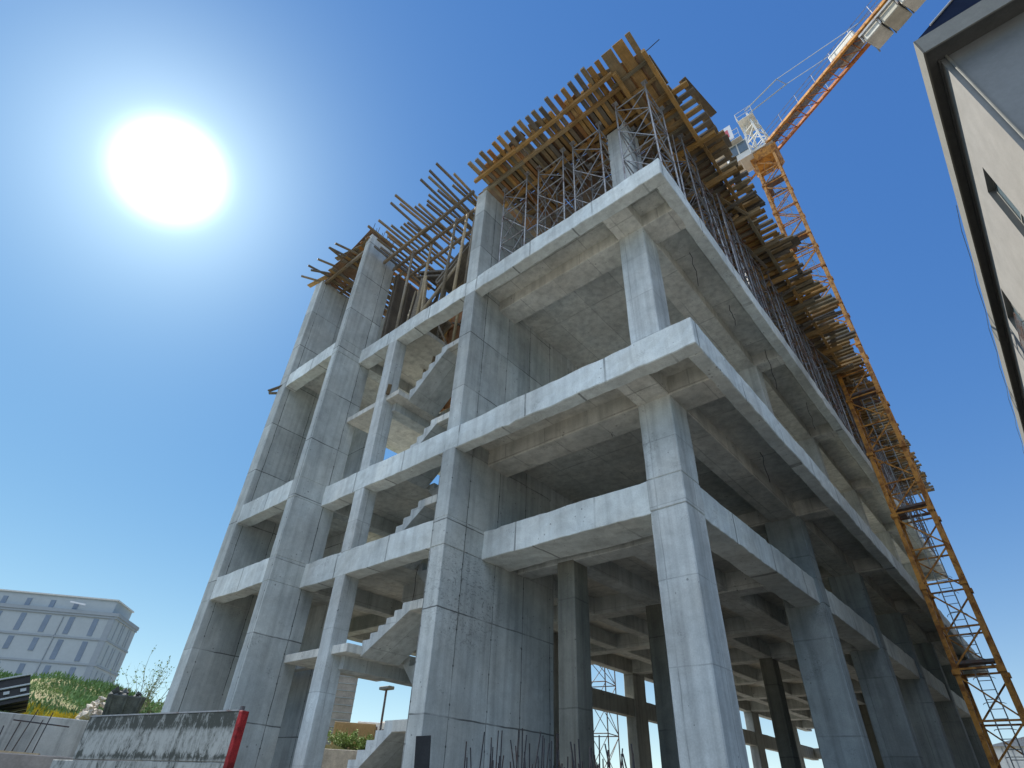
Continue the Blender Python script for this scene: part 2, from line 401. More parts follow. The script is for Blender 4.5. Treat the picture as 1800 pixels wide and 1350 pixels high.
M['asphalt'] = plain('dark_asphalt', (0.045, 0.045, 0.045), 0.9, 0.2, 1.5, 0.3)
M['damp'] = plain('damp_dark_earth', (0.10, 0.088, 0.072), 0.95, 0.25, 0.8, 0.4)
g = MB(); g.poly([(-3.6, -40, .008), (4.0, -40, .008), (4.0, 120, .008), (-3.6, 120, .008)])  # added unseen dark strip, keeps ground bounce off the right side
tag(g.build('road', M['asphalt']), 'dark asphalt lane between the frame and the house', 'road', kind='structure')
g = MB(); g.poly([(-13.2, 12.5, .004), (-3.61, 9.9, .004), (-3.61, 46, .004), (-13.2, 46, .004)])  # added dark floor, weakens bounce light on the interior
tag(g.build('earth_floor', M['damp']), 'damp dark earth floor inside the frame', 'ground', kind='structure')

# ------------------------------------------------------------------ the concrete frame
Z2b, Z2t, Z3b, Z3t, Z4b, Z4t, Z5 = 6.06, 6.73, 8.48, 9.13, 14.01, 14.63, 19.45
bld = empty('concrete_building', (-9, 20, 0), 'raw grey concrete frame of a tall building under construction with formwork on top', 'building')
BO = Vector((-9, 20, 0))
from mathutils import noise as mnoise
def part(name, mat, boxes, bevel=0.012, j=0.002, rough=None):
    m = MB()
    for b in boxes: m.box(b[0], b[1], b[2], b[3], b[4], b[5], 0, j)
    bm = m.bm
    if rough is None: rough = {'conc_edge': .024, 'conc_slab': .009, 'conc_dirty': .012}.get(mat, .008)
    # site concrete is never dead straight: cut along the long edges and push the cuts about a little
    step = .2 if rough > .01 else .32
    for ax in range(3):
        es = [e for e in bm.edges if abs((e.verts[0].co - e.verts[1].co)[ax]) > step * 1.8 and max(abs((e.verts[0].co - e.verts[1].co)[k]) for k in range(3) if k != ax) < .02]
        if es and ax == max(range(3), key=lambda k: max(abs((e.verts[0].co - e.verts[1].co)[k]) for e in bm.edges)):
            L = max(e.calc_length() for e in es)
            bmesh.ops.subdivide_edges(bm, edges=es, cuts=min(160, int(L / step)), use_grid_fill=False)
    for v in bm.verts:
        p = v.co
        n1 = mnoise.noise_vector(p * 1.1); n2 = mnoise.noise_vector(p * 5.3 + Vector((9, 4, 2)))
        c = max(0, mnoise.noise(p * 2.7 + Vector((3, 8, 1))) - .45) * 2.2
        v.co = p + n1 * rough * .9 + n2 * rough * .7 + Vector((0, 0, -c * rough * 1.6))
    if bevel:
        bm.normal_update()
        es = [e for e in bm.edges if len(e.link_faces) == 2 and e.calc_face_angle(0) > 1.0]
        bmesh.ops.bevel(bm, geom=es, offset=bevel, segments=1, affect='EDGES')
    o = m.build(name, M[mat], bld)
    o.matrix_parent_inverse = Matrix.Translation(-BO)
    return o
COLY = [9.02, 16.53, 22.43, 28.3, 34.4, 40.3]
# outer columns (storey lifts cast one on top of another)
for i, y in enumerate(COLY):
    x0, x1, y1 = (-4.60, -3.86, y + 0.765) if i == 0 else (-4.80, -3.80, y + 0.52)
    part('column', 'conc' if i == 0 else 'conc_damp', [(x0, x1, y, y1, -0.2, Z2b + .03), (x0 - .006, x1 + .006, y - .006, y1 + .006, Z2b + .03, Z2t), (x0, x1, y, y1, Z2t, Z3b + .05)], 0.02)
    part('column', 'conc', [(x0, x1, y, y1, Z3t - .05, Z4b + .05)], 0.02)
    part('column', 'conc', [(x0, x1, y, y1, Z4t - .05, Z5)], 0.02)
# inner columns
for y in (10.3, 14.3, 22.25, 28.3, 34.4, 40.3):
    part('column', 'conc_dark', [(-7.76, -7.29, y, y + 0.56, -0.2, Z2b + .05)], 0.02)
    if y > 12: part('column', 'conc', [(-7.76, -7.29, y, y + 0.56, Z2t - .05, Z4b + .05)], 0.02)
# rear facade columns
for y in (12.0, 16.5, 22.25, 28.3, 34.4, 40.3):
    part('column', 'conc_dirty', [(-13.4, -12.95, y, y + .95, -0.2, Z4b + .05)], 0.02)
# stair core piers and walls
P1 = (-9.44, -8.98)
for z0, z1, dy in ((-.2, Z2b, 0), (Z2b, Z2t, -.008), (Z2t, Z3b + .05, 0), (Z3t - .05, Z4b + .05, .045), (Z4t - .05, 19.25, .045)):
    part('shear_wall', 'conc_wall', [(P1[0] - (.006 if dy < 0 else 0), P1[1] + (.006 if dy < 0 else 0), 7.84 + dy, 11.76, z0, z1)])
for zz in ((Z3b, Z3t - .1), (Z4b, Z4t - .1)): part('shear_wall', 'conc_wall', [(-9.425, -8.995, 8.2, 11.78, *zz)])
for z0, z1 in ((-.2, Z2b), (Z2t - .03, Z3b), (Z3t - .03, Z4b)):
    part('column', 'conc', [(-13.05, -12.62, 7.835, 8.29, z0, z1)])
part('shear_wall', 'conc_wall', [(-15.1, -14.75, 6.93, 8.32, -.2, Z2b), (-15.103, -14.747, 6.927, 8.323, Z2b, Z2t), (-15.1, -14.75, 6.93, 8.32, Z2t, Z3b), (-15.103, -14.747, 6.927, 8.323, Z3b, Z3t),
                                 (-15.1, -14.75, 6.93, 8.32, Z3t, Z4b), (-15.103, -14.747, 6.927, 8.323, Z4b, Z4t), (-15.1, -14.75, 6.93, 8.32, Z4t, 20.45)])
part('shear_wall', 'conc_wall', [(-18.75, -18.18, 6.93, 10.45, -.2, Z2b), (-18.75, -18.178, 6.928, 10.45, Z2b, Z4t), (-18.75, -18.18, 6.93, 10.45, Z4t, 19.98)])
part('shear_wall', 'conc_wall', [(-18.16, -15.9, 10.1, 10.4, -.2, 19.8)])
# floor beams of the two left bays
for zb, zt in ((Z2b, Z2t), (Z3b, Z3t), (Z4b, Z4t)):
    part('beam', 'conc_edge', [(-18.2, -15.08, 6.945, 7.36, zb, zt)])
    part('beam', 'conc_edge', [(-14.77, -9.42, 7.845, 8.28, zb, zt)] if zb < 7 else [(-14.77, -9.40, 7.84, 8.28, zb, zt)])
    part('floor_slab', 'conc_slab', [(-18.17, -15.11, 7.3, 10.1, zt - .22, zt - .006)])
    part('beam', 'conc', [(-15.12, -14.72, 8.3, 13.4, zb, zt - .01)])
part('beam', 'conc_dirty', [(-18.2, -15.1, 8.9, 9.15, 4.3, 4.7)])
# level 2: beam grid seen from below
part('beam', 'conc_edge', [(-9.0, -4.58, 9.03, 10.02, Z2b, Z2t)])
y0 = COLY[0] + .74
for y in COLY[1:] + [44.2]:
    part('beam', 'conc_edge', [(-4.52, -3.885, y0, y + .01, Z2b, Z2t)]); y0 = y + .5
for y in (10.3, 14.3, 18.35, 22.27, 26.3, 30.3, 34.42, 38.3, 42.5):
    part('beam', 'conc', [(-13.38, -4.5, y if y > 11 else 10.31, y + .52, Z2b + (.002 if y > 11 else .012), Z2t - .02)])
for xa, xb in ((-7.74, -7.31), (-6.06, -5.4), (-9.75, -9.4), (-11.6, -11.2)):
    part('beam', 'conc', [(xa, xb, 10.8, 44.2, Z2b + .03, Z2t - .03)])
part('floor_slab', 'conc_slab', [(-13.35, -4.4, 11.7, 44.2, Z2t - .2, Z2t - .004), (-8.99, -4.4, 9.4, 11.72, Z2t - .2, Z2t - .006), (-14.76, -12.0, 8.2, 11.72, Z2t - .2, Z2t - .008)])
# levels 3 and 4: cantilevered slabs with upturned edge beams
for k, (zb, zt) in enumerate(((Z3b, Z3t), (Z4b, Z4t))):
    yF = 7.84 + .045 * k
    part('edge_beam', 'conc_edge', [(-9.41, -2.69, yF, yF + .34, zb, zt)], 0.018)
    part('edge_beam', 'conc_edge', [(-3.0, -2.692, yF + .33, 44.5, zb + .003, zt)], 0.018)
    part('edge_beam', 'conc_edge', [(-13.4, -3.01, 44.15, 44.5, zb + .003, zt)])
    part('floor_slab', 'conc_slab', [(-13.35, -2.9, 11.7, 44.3, zt - .2, zt - .012), (-9.2, -2.9, yF + .2, 11.72, zt - .2, zt - .014), (-14.72, -12.0, 8.2, 11.72, zt - .2, zt - .016)])
    for i, y in enumerate(COLY):
        d = .765 if i == 0 else .52
        part('beam', 'conc_slab', [(-9.0 if i == 0 else -13.3, -2.95, y + .003, y + d - .003, zb + .006, zt - .03)])
    part('beam', 'conc_slab', [(-4.6, -3.862, yF + .3, 44.2, zb + .009, zt - .035)])
    part('beam', 'conc', [(-9.43, -8.99, 11.7, 44.2, zb + .012, zt - .04)])
    part('beam', 'conc', [(-13.4, -12.96, 11.9, 44.2, zb + .015, zt - .02)])
# wing behind the stair core
for zb, zt in ((Z2b, Z2t), (Z3b, Z3t), (Z4b, Z4t)):
    part('floor_slab', 'conc_slab', [(-18.72, -13.33, 11.75, 20.2, zt - .2, zt - .018), (-18.7, -14.9, 10.42, 11.76, zt - .2, zt - .02)])
    part('beam', 'conc', [(-18.74, -18.3, 10.46, 20.3, zb + .004, zt - .006)])
    part('beam', 'conc', [(-18.3, -13.38, 19.8, 20.25, zb + .006, zt - .008)])
    part('beam', 'conc', [(-18.3, -13.38, 15.6, 16.05, zb + .008, zt - .01)])
    part('beam', 'conc', [(-18.3, -14.7, 11.7, 12.1, zb + .01, zt - .012)])
    part('beam', 'conc', [(-16.4, -16.0, 11.9, 20.0, zb + .02, zt - .03)])
part('column', 'conc_dirty', [(-18.72, -18.25, 15.6, 16.1, -.2, 19.3)]); part('column', 'conc_dirty', [(-18.71, -18.26, 19.8, 20.26, -.2, 19.3)])
# the core wall runs on deeper above level two
part('shear_wall', 'conc_wall', [(-9.438, -8.984, 11.74, 17.2, Z2t - .03, Z3b + .02)]); part('shear_wall', 'conc_wall', [(-9.438, -8.984, 11.74, 15.2, Z3t - .03, Z4b + .02)])
# rear facade beams: middle rail and lintel
part('beam', 'conc_dirty', [(-13.36, -13.0, 11.9, 44.2, 4.5, 5.12)])
part('beam', 'conc_dirty', [(-13.37, -12.99, 11.9, 44.2, Z2b - .02, Z2t - .03)])
part('beam', 'conc_dirty', [(-13.0, -4.0, 43.6, 44.0, 4.55, 5.1)])
for xx in (-9.6, -4.4): part('column', 'conc_dirty', [(xx - .4, xx + .4, 43.6, 44.1, -.2, Z4b)])
# staircase
def flight(xa, za, xb, zb, ya, yb, n):
    m = MB(); t = .17
    dx = (xb - xa) / n; dz = (zb - za) / n
    prof = []
    x, z = xa, za
    for i in range(n):
        prof.append((x, z)); prof.append((x, z + dz)); x += dx; z += dz
    prof.append((xb, zb))
    s = 1 if xb > xa else -1
    prof += [(xb, zb - t * 1.25), (xa + s * .02, za - t * 1.3)]
    m.prism([(px, ya, pz) for px, pz in prof], (0, yb - ya, 0))
    o = m.build('stair_flight', M['conc'], bld); o.matrix_parent_inverse = Matrix.Translation(-BO)
LV = [(1.85, 2.85, 4.4), (4.4, 5.2, 6.73), (6.73, 7.75, 9.13), (9.13, 10.25, 11.7), (11.7, 13.0, 14.63)]
for i, (a, b, c) in enumerate(LV):
    flight(-12.05 + jit(.02), a, -10.5, b, 8.36, 9.52, 6)
    flight(-10.5, b, -12.05, c, 9.66, 10.85, 7)
    part('stair_landing', 'conc_slab', [(-10.52, -9.42, 8.36, 10.85, b - .21, b + .004)])
for z in (1.85, 4.4, 11.7):
    part('stair_landing', 'conc_slab', [(-14.7, -12.03, 7.93, 10.9, z - .19, z)])
    part('beam', 'conc', [(-12.9, -12.45, 8.2, 10.8, z - .47, z - .17)])
for zz in ((Z2b, Z2t - .03), (Z3b, Z3t - .03)): part('beam', 'conc', [(-12.45, -9.4, 10.86, 11.2, *zz)])

# thin site wires that hang from the slabs and stair
for i, (x, y, z, l) in enumerate(((-3.3, 10.6, 13.99, 1.3), (-3.3, 13.2, 13.99, .9), (-3.25, 15.9, 13.99, 1.6), (-5.6, 9.6, 8.9, .5), (-11.9, 9.55, 6.5, 1.2), (-11.2, 9.6, 6.5, 1.0), (-3.2, 19.8, 13.99, 1.2), (-3.3, 12.4, 8.46, .8))):
    m = MB(); p = Vector((0, 0, 0))
    for k in range(5):
        q = p + Vector((R.uniform(-.05, .05), R.uniform(-.05, .05), -l / 5)); m.tube(p, q, .009, 4); p = q
    o = m.build('hanging_wire', M['rebar']); o.location = (x, y, z + .03)
    tag(o, 'thin dark tie wire hanging from a concrete soffit', 'wire', 'tie wires hanging from the soffits')
# ------------------------------------------------------------------ formwork on top
ZJ = 19.75   # underside of joists
def plank(name, L, wid, th, mat, label, cat, group, loc, rz, tilt=0.0):
    o = MB().box(0, L, -wid / 2, wid / 2, 0, th, 0.004).build(name, M[mat])
    o.location = loc; o.rotation_euler = (0, tilt, rz)
    return tag(o, label, cat, group)
def clone(src, loc, rz, tilt=0.0, sx=1.0, sy=1.0, label=None, group=None):
    o = src.copy(); col.objects.link(o); o.location = loc; o.rotation_euler = (0, tilt, rz); o.scale = (sx, sy, 1)
    if label: o['label'] = label
    if group: o['group'] = group
    return o
# joists along the front edge, running into the building
lab = 'timber joist jutting over the sunward front edge of the top formwork deck'
base = {}
for m_ in ('wood_y', 'wood_o', 'wood_g'):
    pass
def joist(first, mat, L, wid, label, group, loc, rz, tilt=0.0, sx=1.0, cat='joist', th=.1, name='timber_joist'):
    key = (mat, L, wid, name, th)
    if key not in base:
        base[key] = plank(name, L, wid, th, mat, label, cat, group, loc, rz, tilt); base[key].scale = (sx, 1, 1)
        return base[key]
    return clone(base[key], loc, rz, tilt, sx, 1.0, label, group)
G1 = 'timber joists along the front edge of the formwork'
n = 22
for i in range(n):
    x = -2.9 - i * (6.1 / (n - 1)) + R.uniform(-.03, .03)
    if i < 4: continue
    joist(0, R.choice(['wood_y', 'wood_y', 'wood_o', 'wood_g']), 3.4, .14, lab, G1, (x, 6.95 + R.uniform(-.08, .12), ZJ + R.uniform(0, .012)), rad(90) + R.uniform(-.012, .012), 0, R.uniform(.9, 1.1))
    if R.random() < .75:   # short doubling pieces beside the joists
        joist(0, R.choice(['wood_y', 'wood_o']), 1.5, .12, 'short timber packing piece nailed beside a front edge joist', 'short packing timbers of the front edge', (x + .16, 7.42 + R.uniform(-.1, .15), ZJ - .012), rad(90) + R.uniform(-.05, .05))
# broad boards at the near corner
GB = 'broad boards at the corner of the formwork'
for i, (x, wd) in enumerate(((-2.5, .17), (-2.86, .34), (-3.26, .34), (-3.62, .16), (-3.9, .18))):
    o = plank('formwork_board', 4.1, wd, .045, 'wood_y', ['outermost narrow board at the tip of the formwork corner', 'widest board of the formwork corner, second from the tip', 'wide board of the formwork corner, third from the tip', 'narrow board of the formwork corner, fourth from the tip', 'narrow board of the formwork corner, fifth from the tip'][i], 'board', GB,
              (x, 6.93 + .02 * i, ZJ + .03), rad(90) + R.uniform(-.01, .01))
for i in range(7):
    o = plank('formwork_board', 3.5, .185, .045, 'wood_o', 'close laid board of the solid corner panel of the formwork', 'board', 'close laid boards of the corner panel', (-2.44 - i * .2, 7.62 + R.uniform(-.02, .02), ZJ + .0785), rad(90) + R.uniform(-.004, .004))
for i, y in enumerate((7.95, 8.55, 9.2, 9.85, 10.5)):
    joist(0, 'wood_y', 1.3, .1, 'cross batten under the corner boards of the formwork', 'cross battens under the corner boards', (-3.66, y, ZJ - .07), R.uniform(-.01, .01), 0, 1.0, 'batten', .09, 'cross_batten')
for i, x in enumerate((-2.36, -3.36)):
    plank('edge_beam_timber', 3.9, .12, .16, 'wood_y', ['deep timber on the outer side of the formwork corner', 'deep timber running in from the formwork corner over a shoring tower'][i], 'timber beam', None, (x, 7.55, ZJ - .25), rad(90))
# joists along the right-hand edge, running out across it
G2 = 'timber joists along the right hand edge of the formwork'
lab2 = 'timber joist jutting over the crane side edge of the top formwork deck'
y = 9.35; k = 0
while y < 44.4:
    t = (y - 9) / 35
    tip = (-1.7 if y < 17 else -1.45) + R.uniform(-.16, .12)
    L = 3.6
    if 19.6 < y < 25: tip += R.uniform(.0, .35)
    if 17.6 < y < 19.4: tip -= .1
    mat = R.choice(['wood_y', 'wood_y', 'wood_g', 'wood_y'])
    joist(0, mat, L, .17, lab2, G2, (tip, y, ZJ + R.uniform(0, .015)), rad(180) + R.uniform(-.02, .02), 0, R.uniform(.92, 1.05))
    y += .32 if y < 17 else (.28 if y < 26 else .31); k += 1
    if k % 9 == 8 and R.random() < .6:   # flat boards lying over the joists
        plank('formwork_board', 1.6, .5, .03, 'wood_g', 'loose grey board lying on the right hand joists', 'board', 'loose boards on the right hand joists', (tip + R.uniform(-.05, .2), y + .1, ZJ + .12), rad(180) + R.uniform(-.12, .12), R.uniform(-.06, .06))
for i in range(20):
    y = 9.6 + i * 1.42 + R.uniform(-.4, .4)
    joist(0, 'wood_g', 1.9, .24, 'stray board thrown across the right hand joist ends', 'stray boards on the right hand joist ends', (-1.8 + R.uniform(-.5, .05), y, ZJ + .13 + R.uniform(0, .06)), rad(R.choice([90, 90, 180, 112, 98])) + R.uniform(-.22, .22), R.uniform(-.09, .09), R.uniform(.6, 1.1), 'board', .035, 'stray_board')
for i in range(5):
    joist(0, R.choice(['wood_g', 'ply']), 1.9, .24, 'stray board thrown across the front joist ends', 'stray boards on the front joist ends', (-8.9 + i * 1.2 + R.uniform(-.2, .2), 7.45 + R.uniform(-.1, .3), ZJ + .13), R.uniform(-.3, .3), R.uniform(-.04, .04), R.uniform(.4, .8), 'board', .035, 'stray_board')
for i in range(34):
    y = 10.2 + i * .98 + R.uniform(-.3, .3)
    joist(0, R.choice(['wood_y', 'wood_g']), 1.5, .1, 'short timber wedged crookedly under the right hand joists', 'short crooked timbers under the right hand joists', (-3.5 + R.uniform(-.5, .8), y, ZJ - .3 + R.uniform(-.15, .1)), R.uniform(-.4, .4) + rad(R.choice([0, 90])), R.uniform(-.12, .12), R.uniform(.6, 1.2), 'timber', .08, 'short_timber')
# double cross timbers where the towers stand
y = 11.2; i = 0
while y < 44:
    joist(0, 'wood_y', 2.5, .13, 'deep cross timber carried by the edge towers under the joists', 'deep cross timbers under the right hand joists', (-4.3, y, ZJ - .34), R.uniform(-.01, .01), 0, 1.0, 'timber beam', .17, 'cross_timber')
    y += 1.9 + R.uniform(-.25, .25); i += 1
# stringers below the joists
G3 = 'stringer timbers under the front edge joists'
for y, xs in ((7.58, (-9.3, -7.35, -5.4)), (8.08, (-9.35, -7.4, -5.42)), (9.0, (-9.3, -7.3, -5.3)), (9.9, (-9.2, -7.2, -5.3))):
    for x in xs:
        joist(0, 'wood_y', 1.98, .11, 'stringer timber under the front edge joists', G3, (x, y + R.uniform(-.02, .02), ZJ - .165), R.uniform(-.008, .008), R.uniform(-.006, .006), 1, 'timber beam', .16, 'stringer')
G4 = 'stringer timbers under the right hand joists'
for x in (-2.32, -3.3, -4.3):
    y = 11.2
    while y < 43:
        joist(0, 'wood_y', 3.9, .11, 'stringer timber under the right hand joists', G4, (x + R.uniform(-.03, .03), y, ZJ - .165), rad(90) + R.uniform(-.008, .008), R.uniform(-.005, .005), 1, 'timber beam', .16, 'stringer')
        y += 3.93
# plywood deck
G5 = 'plywood sheets of the top formwork deck'
sheet = None
yy = 8.12
r_ = 0
while yy < 44:
    xx = -2.42 if yy < 8.3 or True else -2.42
    c_ = 0
    while xx > -13.8:
        if not (yy < 11.5 and xx < -8.6):
            loc = (xx - 1.21, yy + .6, ZJ + .105 + R.uniform(0, .01))
            if sheet is None:
                sheet = MB().box(-1.2, 1.2, -.6, .6, 0, .021).build('plywood_sheet', M['ply'])
                tag(sheet, 'brown plywood sheet of the top formwork deck', 'plywood sheet', G5); sheet.location = loc
            else:
                clone(sheet, loc, R.uniform(-.004, .004))
        xx -= 2.43; c_ += 1
    yy += 1.225; r_ += 1
# side shutters standing on the deck at the corner
for i, (x, y, L, h, rz, lb) in enumerate(((-2.3, 7.9, 1.1, .85, 88, 'upright dark shutter panel beside the formwork corner'), (-2.3, 9.05, .8, .95, 84, 'small dark shutter panel leaning out behind the corner boards'), (-1.7, 17.9, 1.7, .55, 90, 'long dark shutter panel on the right hand edge past the crane cab'))):
    m = MB().box(0, L, -.02, .02, 0, h); m.box(0, L, .02, .08, .05, .12); m.box(0, L, .02, .08, h - .14, h - .06)
    o = m.build('shutter_panel', M['wood_g']); o.location = (x, y, ZJ + .1); o.rotation_euler = (rad(-52), 0, rad(rz)); tag(o, lb, 'shutter')
o = MB().tube((0, 0, 0), (.55, .1, .35), .014).build('rebar_end', M['rebar']); o.location = (-2.45, 7.75, ZJ + .1); tag(o, 'single dark bar end sticking out above the formwork corner', 'bar')

# deck of loose timbers over the stair bay (open, sky shows through)
G6 = 'loose joists over the open stair bay'
lab6 = 'thin loose joist poking out over the open stair bay'
for i in range(26):
    x = -9.55 - i * .195 + R.uniform(-.04, .04)
    long_ = R.random() < .35
    tip = (6.25 if long_ else 7.0) + R.uniform(-.25, .2)
    joist(0, R.choice(['wood_g', 'wood_g', 'wood_y']), 2.8, .07, lab6, G6, (x, tip, 19.42 + R.uniform(-.03, .05)), rad(90) + R.uniform(-.05, .05), R.uniform(-.03, .03), 1, 'joist', .09, 'thin_joist')
for y, z in ((7.75, 19.26), (8.25, 19.27), (8.9, 19.25)):
    for x in (-12.2, -14.7):
        joist(0, 'wood_g', 2.75, .1, 'stringer timber under the loose joists of the stair bay', 'stringer timbers over the stair bay', (x, y, z), R.uniform(-.02, .02), R.uniform(-.01, .01), 1, 'timber beam', .14, 'stringer')
# timber props over the stair bay
G7 = 'round timber props over the stair bay'
pr = None
for (xa, ya, za, xb, yb, zb) in ((-10.9, 8.1, 14.65, -10.75, 8.1, 19.25), (-10.35, 8.15, 14.65, -10.25, 8.2, 19.25), (-9.85, 8.2, 14.65, -9.8, 8.2, 19.25), (-12.4, 8.3, 14.65, -12.35, 8.3, 19.25), (-13.2, 8.1, 14.65, -13.15, 8.05, 19.25), (-12.75, 9.6, 13, -12.7, 9.6, 19.25), (-11.6, 9.4, 13, -11.5, 9.5, 19.25), (-10.6, 9.6, 13.2, -10.5, 9.6, 19.25), (-14.2, 9.4, 14.65, -14.2, 9.4, 19.2), (-13.6, 9.9, 12, -13.55, 9.9, 19.2)):
    o = MB().tube((0, 0, 0), (xb - xa, yb - ya, zb - za), .06, 8, .05).build('timber_prop', M['wood_pale'], smooth=True); o.location = (xa, ya, za)
    tag(o, 'pale round timber prop under the loose joists of the stair bay', 'prop', G7)
o = MB().tube((0, 0, 0), (1.5, .35, 2.2), .055, 8).build('timber_prop', M['wood_pale'], smooth=True); o.location = (-12.0, 8.0, 14.65); tag(o, 'pale timber prop leaning steeply toward the stair core pier', 'prop')
# stair formwork boxes in the open bay
def crate(loc, sx, sy, sz, rx, rz, label):
    m = MB(); t = .045
    for (a, b) in ((0, 0), (sx, 0), (0, sy), (sx, sy)): m.bar((a, b, 0), (a, b, sz), .07)
    for z in (0, sz):
        m.bar((0, 0, z), (sx, 0, z), .08); m.bar((0, sy, z), (sx, sy, z), .08); m.bar((0, 0, z), (0, sy, z), .08); m.bar((sx, 0, z), (sx, sy, z), .08)
        m.bar((sx * .5, 0, z), (sx * .5, sy, z), .07)
    m.box(0, sx, 0, sy, sz, sz + .03); m.box(-.03, 0, 0, sy, 0, sz)
    o = m.build('stair_formwork', M['wood_g']); o.location = loc; o.rotation_euler = (rad(rx), rad(-33), rad(rz)); tag(o, label, 'formwork', 'timber stair formwork in the open bay')
crate((-11.9, 8.6, 16.9), 1.9, 1.1, .22, 0, 0, 'upper brown stair form hanging among the props of the open bay')
crate((-13.9, 8.7, 14.9), 1.9, 1.1, .22, 0, 0, 'lower brown stair form sloping beside the left pier of the open bay')
crate((-12.2, 9.9, 17.8), 1.9, 1.0, .22, 0, 180, 'dark brown stair form sloping the other way under the loose joists')
# bundle of pale boards beside the column line
for i in range(7):
    o = MB().box(-.06, .06, -.02, .02, 0, 2.6 + R.uniform(-.4, .3)).build('upright_board', M['wood_pale']); o.location = (-13.0 + .13 * i + R.uniform(-.03, .03), 8.35 + R.uniform(-.1, .2), 14.65)
    o.rotation_euler = (R.uniform(-.06, .06), R.uniform(-.1, .1), R.uniform(-.5, .5)); tag(o, 'pale board standing upright in the bundle behind the stair bay beam', 'board', 'bundle of upright pale boards')

# tall timber wall forms at the back of the open bay
for i, (x0, x1, y_, z0, z1, lb) in enumerate(((-14.6, -12.1, 11.2, 13.4, 19.2, 'tall ribbed timber wall form at the back left of the open stair bay'), (-12.0, -9.5, 11.35, 14.7, 19.1, 'tall ribbed timber wall form at the back right of the open stair bay'))):
    m = MB().box(x0, x1, y_, y_ + .03, z0, z1)
    for k in range(7): xx = x0 + .1 + k * (x1 - x0 - .2) / 6; m.box(xx - .04, xx + .04, y_ - .09, y_ - .001, z0, z1)
    for k in range(5): zz = z0 + .4 + k * (z1 - z0 - .8) / 4; m.box(x0, x1, y_ - .2, y_ - .092, zz - .06, zz + .06)
    tag(m.build('wall_form', M['ply']), lb, 'formwork', 'tall wall forms of the open stair bay')
o = MB().box(-.03, .03, -1.6, 1.6, -2.0, 2.0)
for k in range(6): o.box(.032, .11, -1.5 + k * .6 - .04, -1.5 + k * .6 + .04, -2.0, 2.0)
o = o.build('wall_form', M['wood_g']); o.location = (-14.55, 9.95, 17.0); tag(o, 'grey ribbed timber wall form standing behind the tall left pier', 'formwork')
for i in range(22):
    x, y_, z = R.uniform(-14.0, -9.8), R.uniform(8.3, 10.8), R.uniform(15.0, 18.6)
    joist(0, R.choice(['wood_g', 'wood_y', 'wood_g']), 2.1, .1, 'stray timber wedged among the props of the open stair bay', 'stray timbers among the props of the stair bay', (min(x, -11.4), y_, z), R.uniform(-.5, .5), R.choice([-.75, .6, -.2, .15, 1.1, -1.2]) + R.uniform(-.15, .15), 1, 'timber', .05, 'stray_timber')
# board deck over the far left bay
G8 = 'boards of the formwork over the far left bay'
for i in range(17):
    x = -14.95 - i * .2
    joist(0, R.choice(['wood_o', 'ply', 'wood_g', 'wood_y']), 3.6, .165, 'board of the ragged formwork deck over the far left bay', G8, (x, 6.9 + R.uniform(-.12, .16), 20.02 + R.uniform(0, .05) + (.03 * (8 - i) if i < 8 else 0)), rad(90) + R.uniform(-.03, .03), R.uniform(-.02, .02), 1, 'board', .04, 'deck_board')
for y in (7.1, 7.9, 8.9):
    for x in (-18.5, -16.7):
        joist(0, 'wood_g', 1.9, .1, 'stringer timber under the far left formwork boards', 'stringer timbers over the far left bay', (x, y, 19.84), 0, 0, 1, 'timber beam', .15, 'stringer')
for i in range(7):
    joist(0, 'wood_g', 1.3, .09, 'stub timber sticking out at the far left end of the formwork', 'stub timbers at the far left formwork end', (-18.3 + i * .42, 7.35, 20.06 + R.uniform(0, .04)), rad(-100) + R.uniform(-.45, .3), R.uniform(-.12, .1), 1, 'timber', .06, 'stub_timber')
o = MB(); prev = None
for i in range(9):
    a = i / 8
    p = (-14.9 - 2.3 * a, 6.85 - .1 * a, 20.75 - .75 * math.sin(a * 1.57))
    q = (p[0] + .1, p[1] + 1.2, p[2] - .05)
    if prev: o.hexa([prev[0], prev[1], q, p, *[(v[0], v[1], v[2] + .03) for v in (prev[0], prev[1], q, p)]])
    prev = (p, q)
tag(o.build('plywood_sheet_bent', M['ply']), 'thin sheet curling up against the left pier top', 'sheet')
for i in range(16):
    joist(0, R.choice(['wood_o', 'wood_g', 'ply', 'wood_y']), 2.0, .2, 'stray board lying on the ragged far left formwork deck', 'stray boards on the far left formwork deck', (-15.1 - i * .19 + R.uniform(-.2, .2), 7.0 + R.uniform(-.1, .5), 20.1 + R.uniform(0, .3)), rad(R.choice([90, 180, 150])) + R.uniform(-.3, .3), R.uniform(-.12, .06), R.uniform(.5, 1), 'board', .035, 'stray_board')
# starter bars on the left pier top
for i in range(9):
    o = MB().tube((0, 0, 0), (R.uniform(-.12, .12), R.uniform(-.1, .1), R.uniform(.7, 1.15)), .012, 5).build('starter_bar', M['rebar']); o.location = (-15.03 + .23 * (i % 2) + jit(.02), 7.0 + .14 * i, 20.42)
    tag(o, 'thin starter bar rising from the top of the left pier', 'reinforcing bar', 'starter bars on the left pier top')

